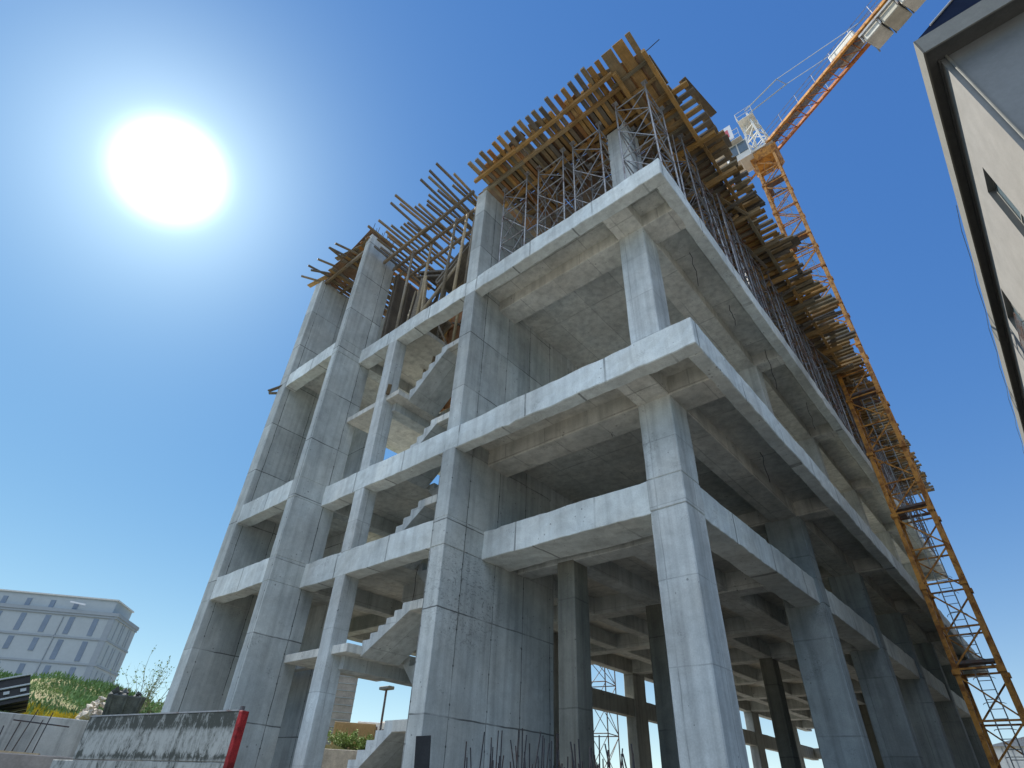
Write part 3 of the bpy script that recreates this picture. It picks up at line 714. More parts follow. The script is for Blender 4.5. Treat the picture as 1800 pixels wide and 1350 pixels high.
# ------------------------------------------------------------------ shoring towers
def tower(label, group, H, mat='steel', w_=1.05, lifts=3):
    t = empty('shoring_tower', (0, 0, 0), label, 'scaffold tower', group)
    h = w_ / 2; r = .026
    for sx in (-h, h):
        for sy in (-h, h):
            m = MB().tube((sx, sy, 0), (sx, sy, H), r, 6).tube((sx, sy, H - .02), (sx, sy, H + .2), .018, 6)
            m.box(sx - .09, sx + .09, sy - .07, sy + .07, H + .195, H + .215).box(sx - .08, sx + .08, sy - .08, sy + .08, 0, .01)
            m.build('standard', M[mat], t)
    lz = [H * (i + .12) / lifts for i in range(lifts)] + [H * .97]
    for z in lz:
        m = MB()
        for a, b in (((-h, -h), (h, -h)), ((h, -h), (h, h)), ((h, h), (-h, h)), ((-h, h), (-h, -h))):
            m.tube((a[0], a[1], z), (b[0], b[1], z), r * .8, 5)
        m.build('ledger', M[mat], t)
    for i in range(lifts):
        za, zb = lz[i] + .05, lz[i + 1] - .05
        m = MB()
        for a, b in (((-h, -h), (h, -h)), ((h, h), (-h, h))):
            m.tube((a[0], a[1], za), (b[0], b[1], zb), r * .6, 5); m.tube((b[0], b[1], za), (a[0], a[1], zb), r * .6, 5)
        for a, b in (((-h, -h), (-h, h)), ((h, h), (h, -h))):
            m.tube((a[0], a[1], za), (b[0], b[1], (za + zb) / 2), r * .6, 5); m.tube((b[0], b[1], (za + zb) / 2), (a[0], a[1], zb), r * .6, 5)
        m.build('brace', M[mat], t)
    return t
HT = 4.62
tf = tower('grey shoring tower on the slab near the front edge of the formwork storey', 'shoring towers behind the front slab edge', HT)
tf.location = (-8.05, 8.95, Z4t)
for x in (-6.55, -5.1): c = copy_tree(tf); c.location = (x, 8.95 + R.uniform(-.1, .1), Z4t)
cg_ = copy_tree(tf); cg_.location = (-3.3, 8.85, Z4t); cg_['label'] = 'grey shoring tower on the very corner of the formwork storey slab'; del cg_['group']
te = tower('shoring tower in the dense row along the crane side slab edge', 'shoring towers along the crane side slab edge', HT, 'steel_mid')
y = 11.1; first = True
while y < 44:
    c = te if first else copy_tree(te); first = False
    c.location = (-3.35 + R.uniform(-.08, .08), y, Z4t); c.rotation_euler = (0, 0, R.uniform(-.05, .05)); y += 1.5 + R.uniform(-.15, .15)
ti = tower('dark shoring tower deeper inside the formwork storey', 'shoring towers inside the formwork storey', HT, 'steel_dark')
first = True
for x in (-5.6, -7.4):
    y = 10.9
    while y < (43 if x > -6 else 30):
        c = ti if first else copy_tree(ti); first = False
        c.location = (x + R.uniform(-.15, .15), y, Z4t); c.rotation_euler = (0, 0, R.uniform(-.1, .1)); y += 1.75 + R.uniform(-.2, .2)
# long slim props among the edge towers
pp = None
for i in range(46):
    y = 10.4 + i * .72 + R.uniform(-.2, .2); x = R.choice([-2.85, -3.0, -4.1]) + R.uniform(-.06, .06)
    if pp is None:
        pp = MB().tube((0, 0, 0), (0, 0, 2.5), .03, 6).tube((0, 0, 2.4), (0, 0, 4.75), .022, 6).box(-.07, .07, -.07, .07, 0, .01).build('steel_prop', M['steel']); o = pp
        tag(pp, 'slim steel prop between the edge towers of the crane side', 'prop', 'steel props along the crane side slab edge')
    else:
        o = pp.copy(); col.objects.link(o)
    o.location = (x, y, Z4t); o.rotation_euler = (R.uniform(-.03, .03), R.uniform(-.03, .03), 0)
# scaffold seen through the ground storey, outside the rear facade
tr = tower('thin scaffold tower standing outside behind the rear openings', None, 7.6, 'steel_dark', 1.2, 4)
tr.location = (-15.3, 23.2, 0); tr.rotation_euler = (0, 0, .2)

# ------------------------------------------------------------------ tower crane
CX, CY = -1.93, 28.0
cr = empty('tower_crane', (CX, CY, 0), 'yellow orange lattice tower crane standing close along the concrete frame', 'crane')
H = .66; SEC = 3.0; NS = 13
def section():
    m = MB()
    for sx in (-1, 1):
        for sy in (-1, 1): m.bar((sx * H, sy * H, .02), (sx * H, sy * H, SEC - .02), .16)
    c = [(-H, -H), (H, -H), (H, H), (-H, H)]
    for i in range(4):
        a, b = c[i], c[(i + 1) % 4]
        for z in (.12, SEC / 2): m.bar((a[0], a[1], z), (b[0], b[1], z), .06)
        m.bar((a[0], a[1], .15), (b[0], b[1], SEC / 2 - .05), .055); m.bar((b[0], b[1], SEC / 2 + .05), (a[0], a[1], SEC - .1), .055)
        m.box(a[0] - .13, a[0] + .13, a[1] - .13, a[1] + .13, -.06, .1)
    return m.build('mast_section', M['crane'], cr)
def ladder():
    m = MB()
    for s in (-.2, .2): m.bar((s, .3, 0), (s, .3, SEC), .04)
    for i in range(10): m.tube((-.2, .3, .15 + i * .3), (.2, .3, .15 + i * .3), .014, 5)
    for z in (.5, 1.3, 2.1, 2.9):
        pv = None
        for k in range(9):
            a = math.pi * k / 8; p = (.33 * math.cos(a), .3 - .55 * math.sin(a), z)
            if pv: m.tube(pv, p, .011, 4)
            pv = p
    return m.build('ladder', M['cable'], cr)
def rest():
    m = MB().box(-H + .08, H - .08, -H + .08, -.05, 0, .05); m.box(-H + .08, -.3, -.05, H - .08, 0, .05)
    for s in (-1, 1): m.bar((-H, s * H * .95, .03), (H, s * H * .95, .03), .1)
    return m.build('rest_platform', M['steel_dark'], cr)
s0, l0, r0 = section(), ladder(), rest()
for i in range(1, NS):
    for src in (s0, l0): c = src.copy(); col.objects.link(c); c.location.z = i * SEC
    if i % 2 == 0: c = r0.copy(); col.objects.link(c); c.location.z = i * SEC + .3
r0.location.z = .3
ZT = NS * SEC                      # 39.0
m = MB()
for i in range(4):                 # flared collar under the slewing ring
    pass
m.hexa([(-H - .1, -H - .1, ZT - .1), (H + .1, -H - .1, ZT - .1), (H + .1, H + .1, ZT - .1), (-H - .1, H + .1, ZT - .1), (-1.0, -1.0, ZT + .5), (1.0, -1.0, ZT + .5), (1.0, 1.0, ZT + .5), (-1.0, 1.0, ZT + .5)])
m.tube((0, 0, ZT + .5), (0, 0, ZT + .95), .85, 20)
m.build('slewing_ring', M['crane'], cr)
J = Vector((.894, -.449, 0)).normalized(); N = Vector((-J.y, J.x, 0))
def jp(s, n, z): return J * s + N * n + Vector((0, 0, z))
zb = ZT + 1.0
m = MB()                           # tower head
for a, b in ((-.75, -.6), (.75, -.6), (-.75, .6), (.75, .6)): m.bar(jp(a, b, zb - .1), jp(a * .3 - .05, b * .45, ZT + 6.6), .13)
for z in (.8, 2.2, 3.7, 5.2):
    k = 1 - .7 * z / 6.6
    pts = [jp(.75 * k, -.6 * k - .02, zb + z), jp(.75 * k, .6 * k, zb + z), jp(-.75 * k, .6 * k, zb + z), jp(-.75 * k, -.6 * k, zb + z)]
    for i in range(4):
        m.bar(pts[i], pts[(i + 1) % 4], .07)
        k2 = 1 - .7 * (z + 1.4) / 6.6
        q = [jp(.75 * k2, -.6 * k2, zb + z + 1.4), jp(.75 * k2, .6 * k2, zb + z + 1.4), jp(-.75 * k2, .6 * k2, zb + z + 1.4), jp(-.75 * k2, -.6 * k2, zb + z + 1.4)]
        if z < 5: m.bar(pts[i], q[(i + 1) % 4], .05)
m.box(-.9, .9, -.9, .9, zb - .12, zb + .1)
m.build('tower_head', M['cab'], cr)
m = MB()                           # top platform with rails
m.box(-.75, .45, -.75, .75, ZT + 5.6, ZT + 5.66)
for a, b in ((-.75, -.75), (.45, -.75), (.45, .75), (-.75, .75)): m.tube((a, b, ZT + 5.66), (a, b, ZT + 6.7), .025, 5)
for z in (6.15, 6.7):
    for a, b in (((-.75, -.75), (.45, -.75)), ((-.75, .75), (.45, .75)), ((-.75, -.75), (-.75, .75))): m.tube((a[0], a[1], ZT + z), (b[0], b[1], ZT + z), .02, 5)
m.build('top_platform', M['cab'], cr)
# counter jib toward the viewer's right
LJ = 15.5
m = MB()
m.bar(jp(.5, .55, zb + .05), jp(LJ, .55, zb + .05), .16, .24)
MB().bar(jp(.5, -.55, zb + .05), jp(LJ, -.55, zb + .05), .16, .24).build('jib_chord', M['crane'], cr)
for i in range(17):
    s = .8 + i * .9
    m.bar(jp(s, -.5, zb + .05), jp(s, .5, zb + .05), .06)
    m.bar(jp(s, -.5, zb + .05), jp(s + .9, .5, zb + .05), .045)
m.build('counter_jib', M['crane_red'], cr)
m = MB()                           # walkway deck mesh and rails
m.hexa([jp(.9, -.36, zb + .17), jp(LJ, -.36, zb + .17), jp(LJ, .1, zb + .17), jp(.9, .1, zb + .17), jp(.9, -.36, zb + .2), jp(LJ, -.36, zb + .2), jp(LJ, .1, zb + .2), jp(.9, .1, zb + .2)])
for s_ in (-.62, .62):
    for z in (.65, 1.15): m.tube(jp(1, s_, zb + z), jp(LJ, s_, zb + z), .02, 5)
    for i in range(11): m.tube(jp(1 + i * 1.45, s_, zb + .1), jp(1 + i * 1.45, s_, zb + 1.15), .02, 5)
m.build('walkway', M['steel'], cr)
for i in range(6):                 # ballast blocks hung at the end of the counter jib
    s = 8.6 + i * 1.12
    m = MB(); q0, q1 = s, s + 1.0; zl = zb - 1.1 - .12 * (i % 3)
    m.hexa([jp(q0, -.45, zl), jp(q1, -.45, zl), jp(q1, .68 + .05 * (i % 2), zl), jp(q0, .68 + .05 * (i % 2), zl), jp(q0, -.45, zb - .12), jp(q1, -.45, zb - .12), jp(q1, .68, zb - .12), jp(q0, .68, zb - .12)], .05)
    m.build('counterweight', M['ballast' if i % 2 else 'ballast2'], cr)
m = MB()
for i in range(7):
    s = 8.54 + i * 1.12
    m.bar(jp(s, -.49, zb - 1.1), jp(s, -.49, zb + .1), .07); m.bar(jp(s, .76, zb - 1.1), jp(s, .76, zb + .1), .07); m.bar(jp(s, -.49, zb - .55), jp(s, .76, zb - .55), .06)
m.hexa([jp(8.5, -.62, zb - .5), jp(14.5, -.62, zb - .5), jp(14.5, -.57, zb - .5), jp(8.5, -.57, zb - .5), jp(8.5, -.62, zb - .3), jp(14.5, -.62, zb - .3), jp(14.5, -.57, zb - .3), jp(8.5, -.57, zb - .3)])
m.build('ballast_frame', M['crane_grey'], cr)
m = MB()                           # hoist winch box
m.hexa([jp(6.6, -.5, zb + .25), jp(8.4, -.5, zb + .25), jp(8.4, .5, zb + .25), jp(6.6, .5, zb + .25), jp(6.6, -.5, zb + 1.1), jp(8.4, -.5, zb + 1.1), jp(8.4, .5, zb + 1.1), jp(6.6, .5, zb + 1.1)], .05)
m.build('winch_housing', M['cab'], cr)
for n_ in (-.45, .45):             # pendant bars
    m = MB(); m.tube(jp(.1, n_ * .5, ZT + 7.2), jp(3.3, n_, ZT + 5.85), .05, 6); m.tube(jp(3.3, n_, ZT + 5.85), jp(8.9, n_, zb + .9), .028, 6); m.tube(jp(8.9, n_, zb + .9), jp(11.5, n_, zb + .15), .028, 6)
    m.build('pendant_bar', M['cable'], cr)
m = MB().tube(jp(3.3, -.45, ZT + 5.85), jp(3.3, .45, ZT + 5.85), .03, 6); m.build('pendant_spreader', M['cable'], cr)
m = MB()                           # main jib reaching away over the frame
for n_, z in ((-.5, .0), (.5, .0), (0, 1.0)): m.bar(jp(-.6, n_, zb + .1 + z), jp(-26, n_, zb + .1 + z), .12)
for i in range(26):
    s = -.8 - i
    m.bar(jp(s, -.5, zb + .1), jp(s - .5, 0, zb + 1.1), .05); m.bar(jp(s - .5, 0, zb + 1.1), jp(s - 1, -.5, zb + .1), .05)
    m.bar(jp(s, .5, zb + .1), jp(s - .5, 0, zb + 1.1), .05); m.bar(jp(s, -.5, zb + .1), jp(s, .5, zb + .1), .05)
m.build('main_jib', M['crane'], cr)
# cab on the left of the head
cb = MB().hexa([(-2.15, -1.35, ZT + 0.20), (-.55, -1.35, ZT + 0.20), (-.55, -.1, ZT + 0.20), (-2.15, -.1, ZT + 0.20),
                (-2.35, -1.35, ZT + 2.30), (-.55, -1.35, ZT + 2.30), (-.55, -.1, ZT + 2.30), (-2.35, -.1, ZT + 2.30)], .03).build('cab', M['cab'], cr)
m = MB().box(-2.0,  -1.35, -1.385, -1.352, ZT + 0.90, ZT + 2.10); m.box(-1.25,  -.65, -1.385, -1.352, ZT + 0.90, ZT + 2.10); m.build('window', M['glass'], cb)
m = MB()
for x in (-2.22,  -.58): m.bar((x, -1.38, ZT + 0.17), (x, -1.38, ZT + 2.30), .06)
m.bar((-2.2, -1.38, ZT + 0.19), (-.55, -1.38, ZT + 0.19), .06); m.bar((-1.4, -1.38, ZT + 0.19), (-1.4, -.1, ZT + 0.19), .05); m.bar((-2.22, -.1, ZT + 0.17), (-.55, -.1, ZT + 0.17), .06)
m.build('cab_frame', M['white'], cb)
m = MB()                           # guard rails of the cab platform
for y_ in (-1.7, .6):
    for z in (.6, 1.2): m.tube((-3.1, y_, ZT + z + 2.3), (-.8, y_, ZT + z + 2.3), .022, 5)
    for i in range(5): m.tube((-3.1 + i * .57, y_, ZT + 2.35), (-3.1 + i * .57, y_, ZT + 3.55), .022, 5)
m.box(-3.15, -.75, -1.72, .62, ZT + 2.31, ZT + 2.37)
m.build('guard_rail', M['cab'], cr)
m = MB().box(-2.2, -1.2, -1.8, -1.74, ZT + 2.45, ZT + 4.2); sg = m.build('sign_board', M['white'], cr)
MB().box(-2.0, -1.45, -1.83, -1.802, ZT + 2.8, ZT + 3.75).build('sign_patch', M['pink'], sg)

# ------------------------------------------------------------------ house on the right
XW, YW, ZS, XF, YF, ZF = 4.17, 13.38, 18.0 + E, 3.8, 12.68, 18.52 + E
hb = empty('grey_house', (8, 13.4, 0), 'tall grey plastered house with deep dark eaves at the right edge', 'house')
HO = Matrix.Translation((-8, -13.4, 0))
def hp(m, name, mat, parent=None, sm=False):
    o = m.build(name, M[mat], parent or hb, sm); o.matrix_parent_inverse = HO if not parent else Matrix.Identity(4); return o
WIN = [(16.5, 17.66, 13.5 + E, 16.35 + E), (24.2, 26.4, 14.9 + E, 17.35 + E), (27.6, 29.0, 13.6 + E, 16.3 + E), (34.5, 36.7, 14.9 + E, 17.3 + E), (39.0, 40.4, 13.6 + E, 16.3 + E), (16.5, 17.66, 8.2 + E, 11.2 + E), (24.2, 26.4, 8.2 + E, 11.2 + E)]
m = MB()
ys = sorted({YW, 50.0} | {v for q in WIN for v in q[:2]}); zs = sorted({-.1, ZS + .3} | {v for q in WIN for v in q[2:]})
for i in range(len(ys) - 1):
    for k in range(len(zs) - 1):
        ym, zm = (ys[i] + ys[i + 1]) / 2, (zs[k] + zs[k + 1]) / 2
        if any(q[0] < ym < q[1] and q[2] < zm < q[3] for q in WIN): continue
        m.poly([(XW, ys[i], zs[k]), (XW, ys[i + 1], zs[k]), (XW, ys[i + 1], zs[k + 1]), (XW, ys[i], zs[k + 1])])
for (a, b, c, d) in WIN:
    D = XW + .28
    m.poly([(XW, a, c), (D, a, c), (D, a, d), (XW, a, d)]); m.poly([(XW, b, c), (D, b, c), (D, b, d), (XW, b, d)])
    m.poly([(XW, a, c), (XW, b, c), (D, b, c), (D, a, c)]); m.poly([(XW, a, d), (XW, b, d), (D, b, d), (D, a, d)])
bmesh.ops.remove_doubles(m.bm, verts=m.bm.verts, dist=.0005)
hp(m, 'side_wall', 'plaster')
hp(MB().box(XW + .002, 14.0, YW + .003, YW + .3, -.1, ZS + .3), 'front_wall', 'plaster2')
hp(MB().box(13.7, 14.0, YW + .3, 50, -.1, ZS + .3), 'far_wall', 'plaster')
hp(MB().box(XW, 14.0, 49.7, 50, -.1, ZS + .3), 'back_wall', 'plaster')
for (a, b, c, d) in WIN:
    D = XW + .2
    fr = MB(); t = .06
    fr.box(D - .03, D + .04, a, b, c, c + t).box(D - .03, D + .04, a, b, d - t, d).box(D - .03, D + .04, a, a + t, c + t, d - t).box(D - .03, D + .04, b - t, b, c + t, d - t)
    fr.box(D - .03, D + .04, a + t, b - t, c + (d - c) * .38, c + (d - c) * .38 + .05)
    if b - a > 1.5: fr.box(D - .03, D + .04, (a + b) / 2 - .03, (a + b) / 2 + .03, c + t, d - t)
    w_ = hp(fr, 'window', 'fascia')
    pn = MB().box(D, D + .015, a + .03, b - .03, c + .03, d - .03).build('pane', M['glass'], w_)
for (a, b, c, d) in (WIN[1], WIN[3]):
    m = MB()
    for z in (c + .05, c + .55, c + 1.05): m.tube((XW - .12, a - .15, z), (XW - .12, b + .15, z), .02, 5)
    for i in range(14): yy = a - .15 + (b - a + .3) * i / 13; m.tube((XW - .12, yy, c + .05), (XW - .12, yy, c + 1.05), .012, 5)
    for yy in (a - .12, b + .12): m.tube((XW, yy, c + .55), (XW - .12, yy, c + .55), .02, 5)
    hp(m, 'railing', 'steel_dark')
# eaves: fascia boards, soffit, roof
m = MB().box(XF, XF + .05, YF, 50.6, ZS - .22, ZF); hp(m, 'side_fascia', 'fascia2')
m = MB().box(XF + .05, 14.6, YF, YF + .05, ZS - .22, ZF); hp(m, 'front_fascia', 'fascia')
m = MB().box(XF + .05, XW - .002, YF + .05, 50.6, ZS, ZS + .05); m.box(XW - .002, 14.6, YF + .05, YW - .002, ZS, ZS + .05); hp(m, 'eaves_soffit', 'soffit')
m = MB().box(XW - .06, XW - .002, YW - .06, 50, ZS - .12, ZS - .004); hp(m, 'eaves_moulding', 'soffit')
m = MB()
zr = ZF + .72 * 5.4
m.prism([(XF + .02, YF + .06, ZF + .001), (XF + 5.4, YF + .06, zr), (XF + 10.8, YF + .06, ZF + .001)], (0, 37.8, 0)); hp(m, 'roof', 'navy')
m = MB().tube((XF + .55, YF + .03, ZF + .34), (XF + 5.2, YF + .03, ZF + .72 * 5.0), .03, 6); hp(m, 'verge_pipe', 'crane_grey')
m = MB().tube((XW + .16, YW - .05, 0), (XW + .16, YW - .05, ZS), .035, 8); hp(m, 'down_pipe', 'fascia')
m = MB(); py = 13.0; pv = None
for i in range(15):
    p = (XF - .025, 20 + i * 1.8, ZF + .02 + (.32 if i % 2 else .05))
    if pv: m.tube(pv, p, .012, 4)
    pv = p
hp(m, 'lightning_wire', 'cable')

# ------------------------------------------------------------------ far factory on the left
C0 = Vector((-79.0, 20.8, 0)); fu = Vector((-.61, -.79, 0)).normalized(); fv = Vector((-.79, .61, 0)).normalized()
fb = empty('factory_building', C0, 'long grey factory block with rows of slit windows, far left behind the grassy bank', 'building', rz=math.atan2(fu.y, fu.x))
# local axes: x along the front (out of frame), y = into the depth is -local? (fv = rotated fu by -90deg)
s_ = -1 if fu.cross(fv).z < 0 else 1
HF = 17.0 + E
def fbox(m, x0, x1, y0, y1, z0, z1): m.box(x0, x1, *sorted((s_ * y0, s_ * y1)), z0, z1); return m
fbox(MB(), 0, 46, 0, 6.6, -.1, 16.75).build('wall', M['fact'], fb)
fbox(MB(), .9, 46, .5, 5.6, 17.2, HF + .05).build('attic', M['fact'], fb)
fbox(MB(), .75, 46, .35, 5.75, HF + .05, HF + .2).build('roof_edge', M['cab'], fb)
fbox(fbox(MB(), -.1, 46, -.12, 6.72, 16.6, 16.85), -.18, 46, -.2, 6.8, 16.85, 17.22).build('cornice', M['fact_d'], fb)
for z in (3.9, 6.5, 9.1, 11.7, 14.25): fbox(MB(), -.08, 46, -.1, 6.68, z, z + .2).build('string_course', M['fact_d'], fb)
fbox(MB(), .08, .75, -.07, 0.1, 0, 16.6).build('corner_strip', M['fact_d'], fb)
def fwin(x, z0, z1, wd=.55, y0=-.045, y1=.1):
    fbox(MB(), x - wd / 2, x + wd / 2, y0, y1, z0, z1).build('window', M['fact_w'], fb)
for i in range(14):
    x = 2.0 + i * 2.5
    fwin(x, 14.65, 16.45)
    for z in (12.0, 9.4, 6.8, 4.2):
        fwin(x + .05, z + (.05 if i < 2 else .75), z + 2.05)
    if i: fwin(x + .5, 17.35, 18.15, .5, .44, .55)
for z0 in (14.6, 12.05, 9.45, 6.85):
    for yy in (1.1, 2.5, 3.1, 4.6, 5.2): fbox(MB(), -.04, .1, yy - .12, yy + .12, z0, z0 + 1.95).build('window', M['fact_d'], fb)
fbox(MB(), 5.4, 5.5, -.1, .05, .5, 16.5).build('down_pipe', M['fact_d'], fb)
MB().bar((3.6, -s_ * .5, 17.75), (5.4, -s_ * .2, 18.0), .16).build('tube_lamp', M['white'], fb)

# ------------------------------------------------------------------ bank, walls and debris at the lower left
def polar(a, r, z): return Vector((r * math.cos(rad(a)), r * math.sin(rad(a)), z))
from mathutils import noise as mnoise
CREST = [(156, 4.6), (160, 4.8), (162, 5.0), (163.6, 5.15), (165.4, 5.55), (167.4, 6.05), (169, 5.7), (170.5, 5.4), (173, 5.5), (180, 5.3), (195, 5.0)]
def crest(a):
    for (a0, e0), (a1, e1) in zip(CREST, CREST[1:]):
        if a0 <= a <= a1: return e0 + (e1 - e0) * (a - a0) / (a1 - a0)
    return 5.0
def bank(a, r):
    zc = 38 * math.tan(rad(crest(a))) + E
    z0 = 22 * math.tan(rad(3.35)) + E
    if r < 27: z = z0 + (r - 22) * .045
    else:
        t = min(1, (r - 27) / 11); t = t * t * (3 - 2 * t); z = z0 + .22 + (zc - z0 - .22) * t
    if r > 40: z -= (r - 40) * .08
    p = polar(a, r, 0)
    return z + (mnoise.noise((p.x * .35, p.y * .35, 0)) * .3 + mnoise.noise((p.x * 1.1, p.y * 1.1, 3)) * .12) * min(1, max(.15, (r - 23) / 6))
m = MB(); vs = {}
A = [155.5 + i * .5 for i in range(80)]; RR = [22 + .8 * i for i in range(34)]
for i, a in enumerate(A):
    for k, r in enumerate(RR): vs[i, k] = m.bm.verts.new(polar(a, r, bank(a, r) if r > 22 else bank(a, 22)))
for i in range(len(A) - 1):
    for k in range(len(RR) - 1): m.bm.faces.new((vs[i, k], vs[i + 1, k], vs[i + 1, k + 1], vs[i, k + 1]))
tag(m.build('earth_bank', M['turf'], smooth=True), 'weedy earth bank behind the low concrete wall', 'bank', kind='structure')
def tufts(name, mat, n, amin, amax, rmin, rmax, h, wd, label, cat, dens=None, lift=0.0):
    m = MB(); c_ = 0
    while c_ < n:
        a = R.uniform(amin, amax); r = R.uniform(rmin, rmax); p = polar(a, r, 0)
        v = mnoise.noise((p.x * .5 + 7, p.y * .5, 1.0 if dens is None else dens))
        if R.random() > .5 + 1.3 * v: continue
        z = bank(a, r); hh = h * R.uniform(.5, 1.3) * (1 + v)
        q = R.uniform(0, 6.28); dx, dy = math.cos(q) * wd, math.sin(q) * wd; l = Vector((R.uniform(-.5, .5), R.uniform(-.5, .5), 1)) * hh
        b = Vector((p.x, p.y, z - .03 + R.uniform(0, lift)))
        m.poly([b + Vector((-dx, -dy, 0)), b + Vector((dx, dy, 0)), b + l * .6 + Vector((dx, dy, 0)) * .8, b + l])
        c_ += 1
    return tag(m.build(name, M[mat]), label, cat, kind='stuff')
tufts('grass', 'green', 22000, 156, 186, 22.05, 41, .11, .02, 'bright green grass covering the weedy bank', 'grass')
tufts('weeds', 'green2', 14000, 157, 186, 28.5, 41, .15, .04, 'darker leafy weeds along the top of the bank', 'weeds', 5.0, .25)
tufts('yellow_flowers', 'yellow', 1100, 164.6, 168.5, 26.5, 30, .16, .03, 'patches of yellow flowering weeds on the bank', 'flowers', 9.0, .25)
# low concrete retaining wall in front of the bank
def wallrun(name, mat, a0, a1, r0, r1, z0, z1, th, label, cat, n=1):
    p, q = polar(a0, r0, 0), polar(a1, r1, 0); d = (q - p).normalized(); nn = Vector((-d.y, d.x, 0)) * th
    m = MB().hexa([(p.x, p.y, z0), (q.x, q.y, z0), (q.x + nn.x, q.y + nn.y, z0), (p.x + nn.x, p.y + nn.y, z0), (p.x, p.y, z1), (q.x, q.y, z1), (q.x + nn.x, q.y + nn.y, z1), (p.x + nn.x, p.y + nn.y, z1)], .02)
    o = m.build(name, M[mat]); tag(o, label, cat); return o, p, q, nn
wallrun('retaining_wall', 'conc_dirty', 184, 157.5, 21.9, 21.9, 0, 2.93, -.3, 'low grey concrete wall holding back the weedy bank', 'wall')
wallrun('ledge_wall', 'brickgrey', 184, 160, 19.6, 18.2, 0, 2.02, -.3, 'rough low brownish wall below the row of starter bars at far left', 'wall')
p, q = polar(176, 19.3, 2.08), polar(166.2, 18.5, 2.02)
tag(MB().bar(p, q, .22, .07).build('ledge_board', M['wood_pale']), 'long pale board lying along the far left ledge', 'board')
for i in range(24):
    a = 180 - i * .58 + R.uniform(-.2, .2); p = polar(a, 18.9 - .0 * i + R.uniform(-.15, .15), 1.95)
    o = MB().tube((0, 0, 0), (R.uniform(-.1, .1), R.uniform(-.05, .12), R.uniform(.55, .95)), .012, 5).build('starter_bar', M['rebar']); o.location = p
    tag(o, 'thin dark starter bar standing in the row before the bank wall', 'reinforcing bar', 'starter bars before the bank wall')
p, q = polar(168.6, 18.8, 2.66), polar(165.2, 18.5, 2.6)
tag(MB().tube(p, q, .014, 5).build('tie_bar', M['rebar']), 'level bar tied across the starter bars at far left', 'reinforcing bar')
# stained formwork panels with a red edge
p, q = polar(164.0, 16.4, 0), polar(153.5, 12.15, 0); d = (q - p).normalized(); nn = Vector((-d.y, d.x, 0))
pl = empty('site_hoarding', (p + q) / 2, 'large dark panel streaked with pale cement and edged in red', 'hoarding', rz=math.atan2(d.y, d.x))
L = (q - p).length
MB().box(-L / 2, L / 2 - .12, -.06, .06, 1.95, 2.69, .008).build('upper_face', M['panel'], pl)
MB().box(-L / 2 - .75, L / 2 - .12, -.055, .065, .3, 1.935, .008).build('lower_face', M['panel'], pl)
MB().box(L / 2 - .118, L / 2 - .02, -.075, .075, .3, 2.695, .01).build('edge_strip', M['red'], pl)
MB().box(-L / 2, L / 2 - .13, -.07, .07, 2.692, 2.715).build('top_rail', M['crane_grey'], pl)
o = MB().box(-.05, .05, -.03, .03, 0, .55).build('prop_stub', M['steel_dark']); o.location = polar(153.9, 15.2, 2.5); tag(o, 'short dark upright stub behind the stained panel', 'stub')
# dark skip heaped with rubble
b = polar(162.35, 25.6, bank(162.35, 25.6) - .05)
sk = empty('waste_skip', b, 'dark waste skip heaped with broken lumps beside the left pier', 'skip', rz=rad(72))
m = MB().hexa([(-.46, -.45, 0), (.46, -.45, 0), (.46, .45, 0), (-.46, .45, 0), (-.58, -.55, .98), (.58, -.55, .98), (.58, .55, .98), (-.58, .55, .98)], .03)
for x in (-.36, 0, .36): m.bar((x, -.47, 0), (x * 1.25, -.57, .98), .06)
m.build('bin', M['skip'], sk)
def chunk(m, c, s):
    pts = [Vector((R.gauss(0, 1), R.gauss(0, 1), R.gauss(0, .7))).normalized() * s * R.uniform(.6, 1.1) + Vector(c) for _ in range(9)]
    vs = [m.bm.verts.new(v) for v in pts]
    r = bmesh.ops.convex_hull(m.bm, input=vs)
    bmesh.ops.delete(m.bm, geom=[g_ for g_ in r['geom_interior'] if isinstance(g_, bmesh.types.BMVert)], context='VERTS')
m = MB()
for i in range(26): chunk(m, (R.uniform(-.48, .48), R.uniform(-.45, .45), .98 + R.uniform(-.08, .18)), R.uniform(.09, .19))
m.build('load', M['skip'], sk)
m = MB()
for i in range(130):
    a = R.gauss(164.35, .5); r = R.uniform(25.5, 28.5); k = max(0, 1 - abs(a - 164.0) / 1.1)
    chunk(m, polar(a, r, bank(a, r) + R.uniform(.0, .95) * k), R.uniform(.06, .2))
for i in range(30):
    a = R.uniform(159.9, 161.2); chunk(m, polar(a, R.uniform(24.5, 26), bank(a, 25) + R.uniform(0, .12)), R.uniform(.06, .16))
tag(m.build('rubble', M['rubble']), 'pale broken rubble spilled on the bank beside the dark skip', 'rubble', kind='stuff')
# stack of dark frames with pale bars at the far left
b = polar(171.3, 26.5, bank(171.3, 26.5) - .05)
st = empty('panel_stack', b, 'slanting stack of dark panels with pale ribs on the bank at far left', 'panel stack', rz=rad(80))
for i in range(4):
    m = MB().box(-2.2, 1.5, -.05 + i * .22, .07 + i * .22, .05, .95 - .04 * i)
    o = m.build('panel', M['black'], st); o.rotation_euler = (rad(-25), rad(-20), 0)
    m = MB()
    for z in (.2, .55, .9): m.box(-2.2, 1.5, -.1 + i * .22, -.055 + i * .22, z - .04 * i, z + .05 - .04 * i)
    for x in range(9): m.box(-2.1 + x * .42, -1.95 + x * .42, -.085 + i * .22, -.056 + i * .22, .36, .46)
    o = m.build('rib', M['cable'], st); o.rotation_euler = (rad(-25), rad(-20), 0)
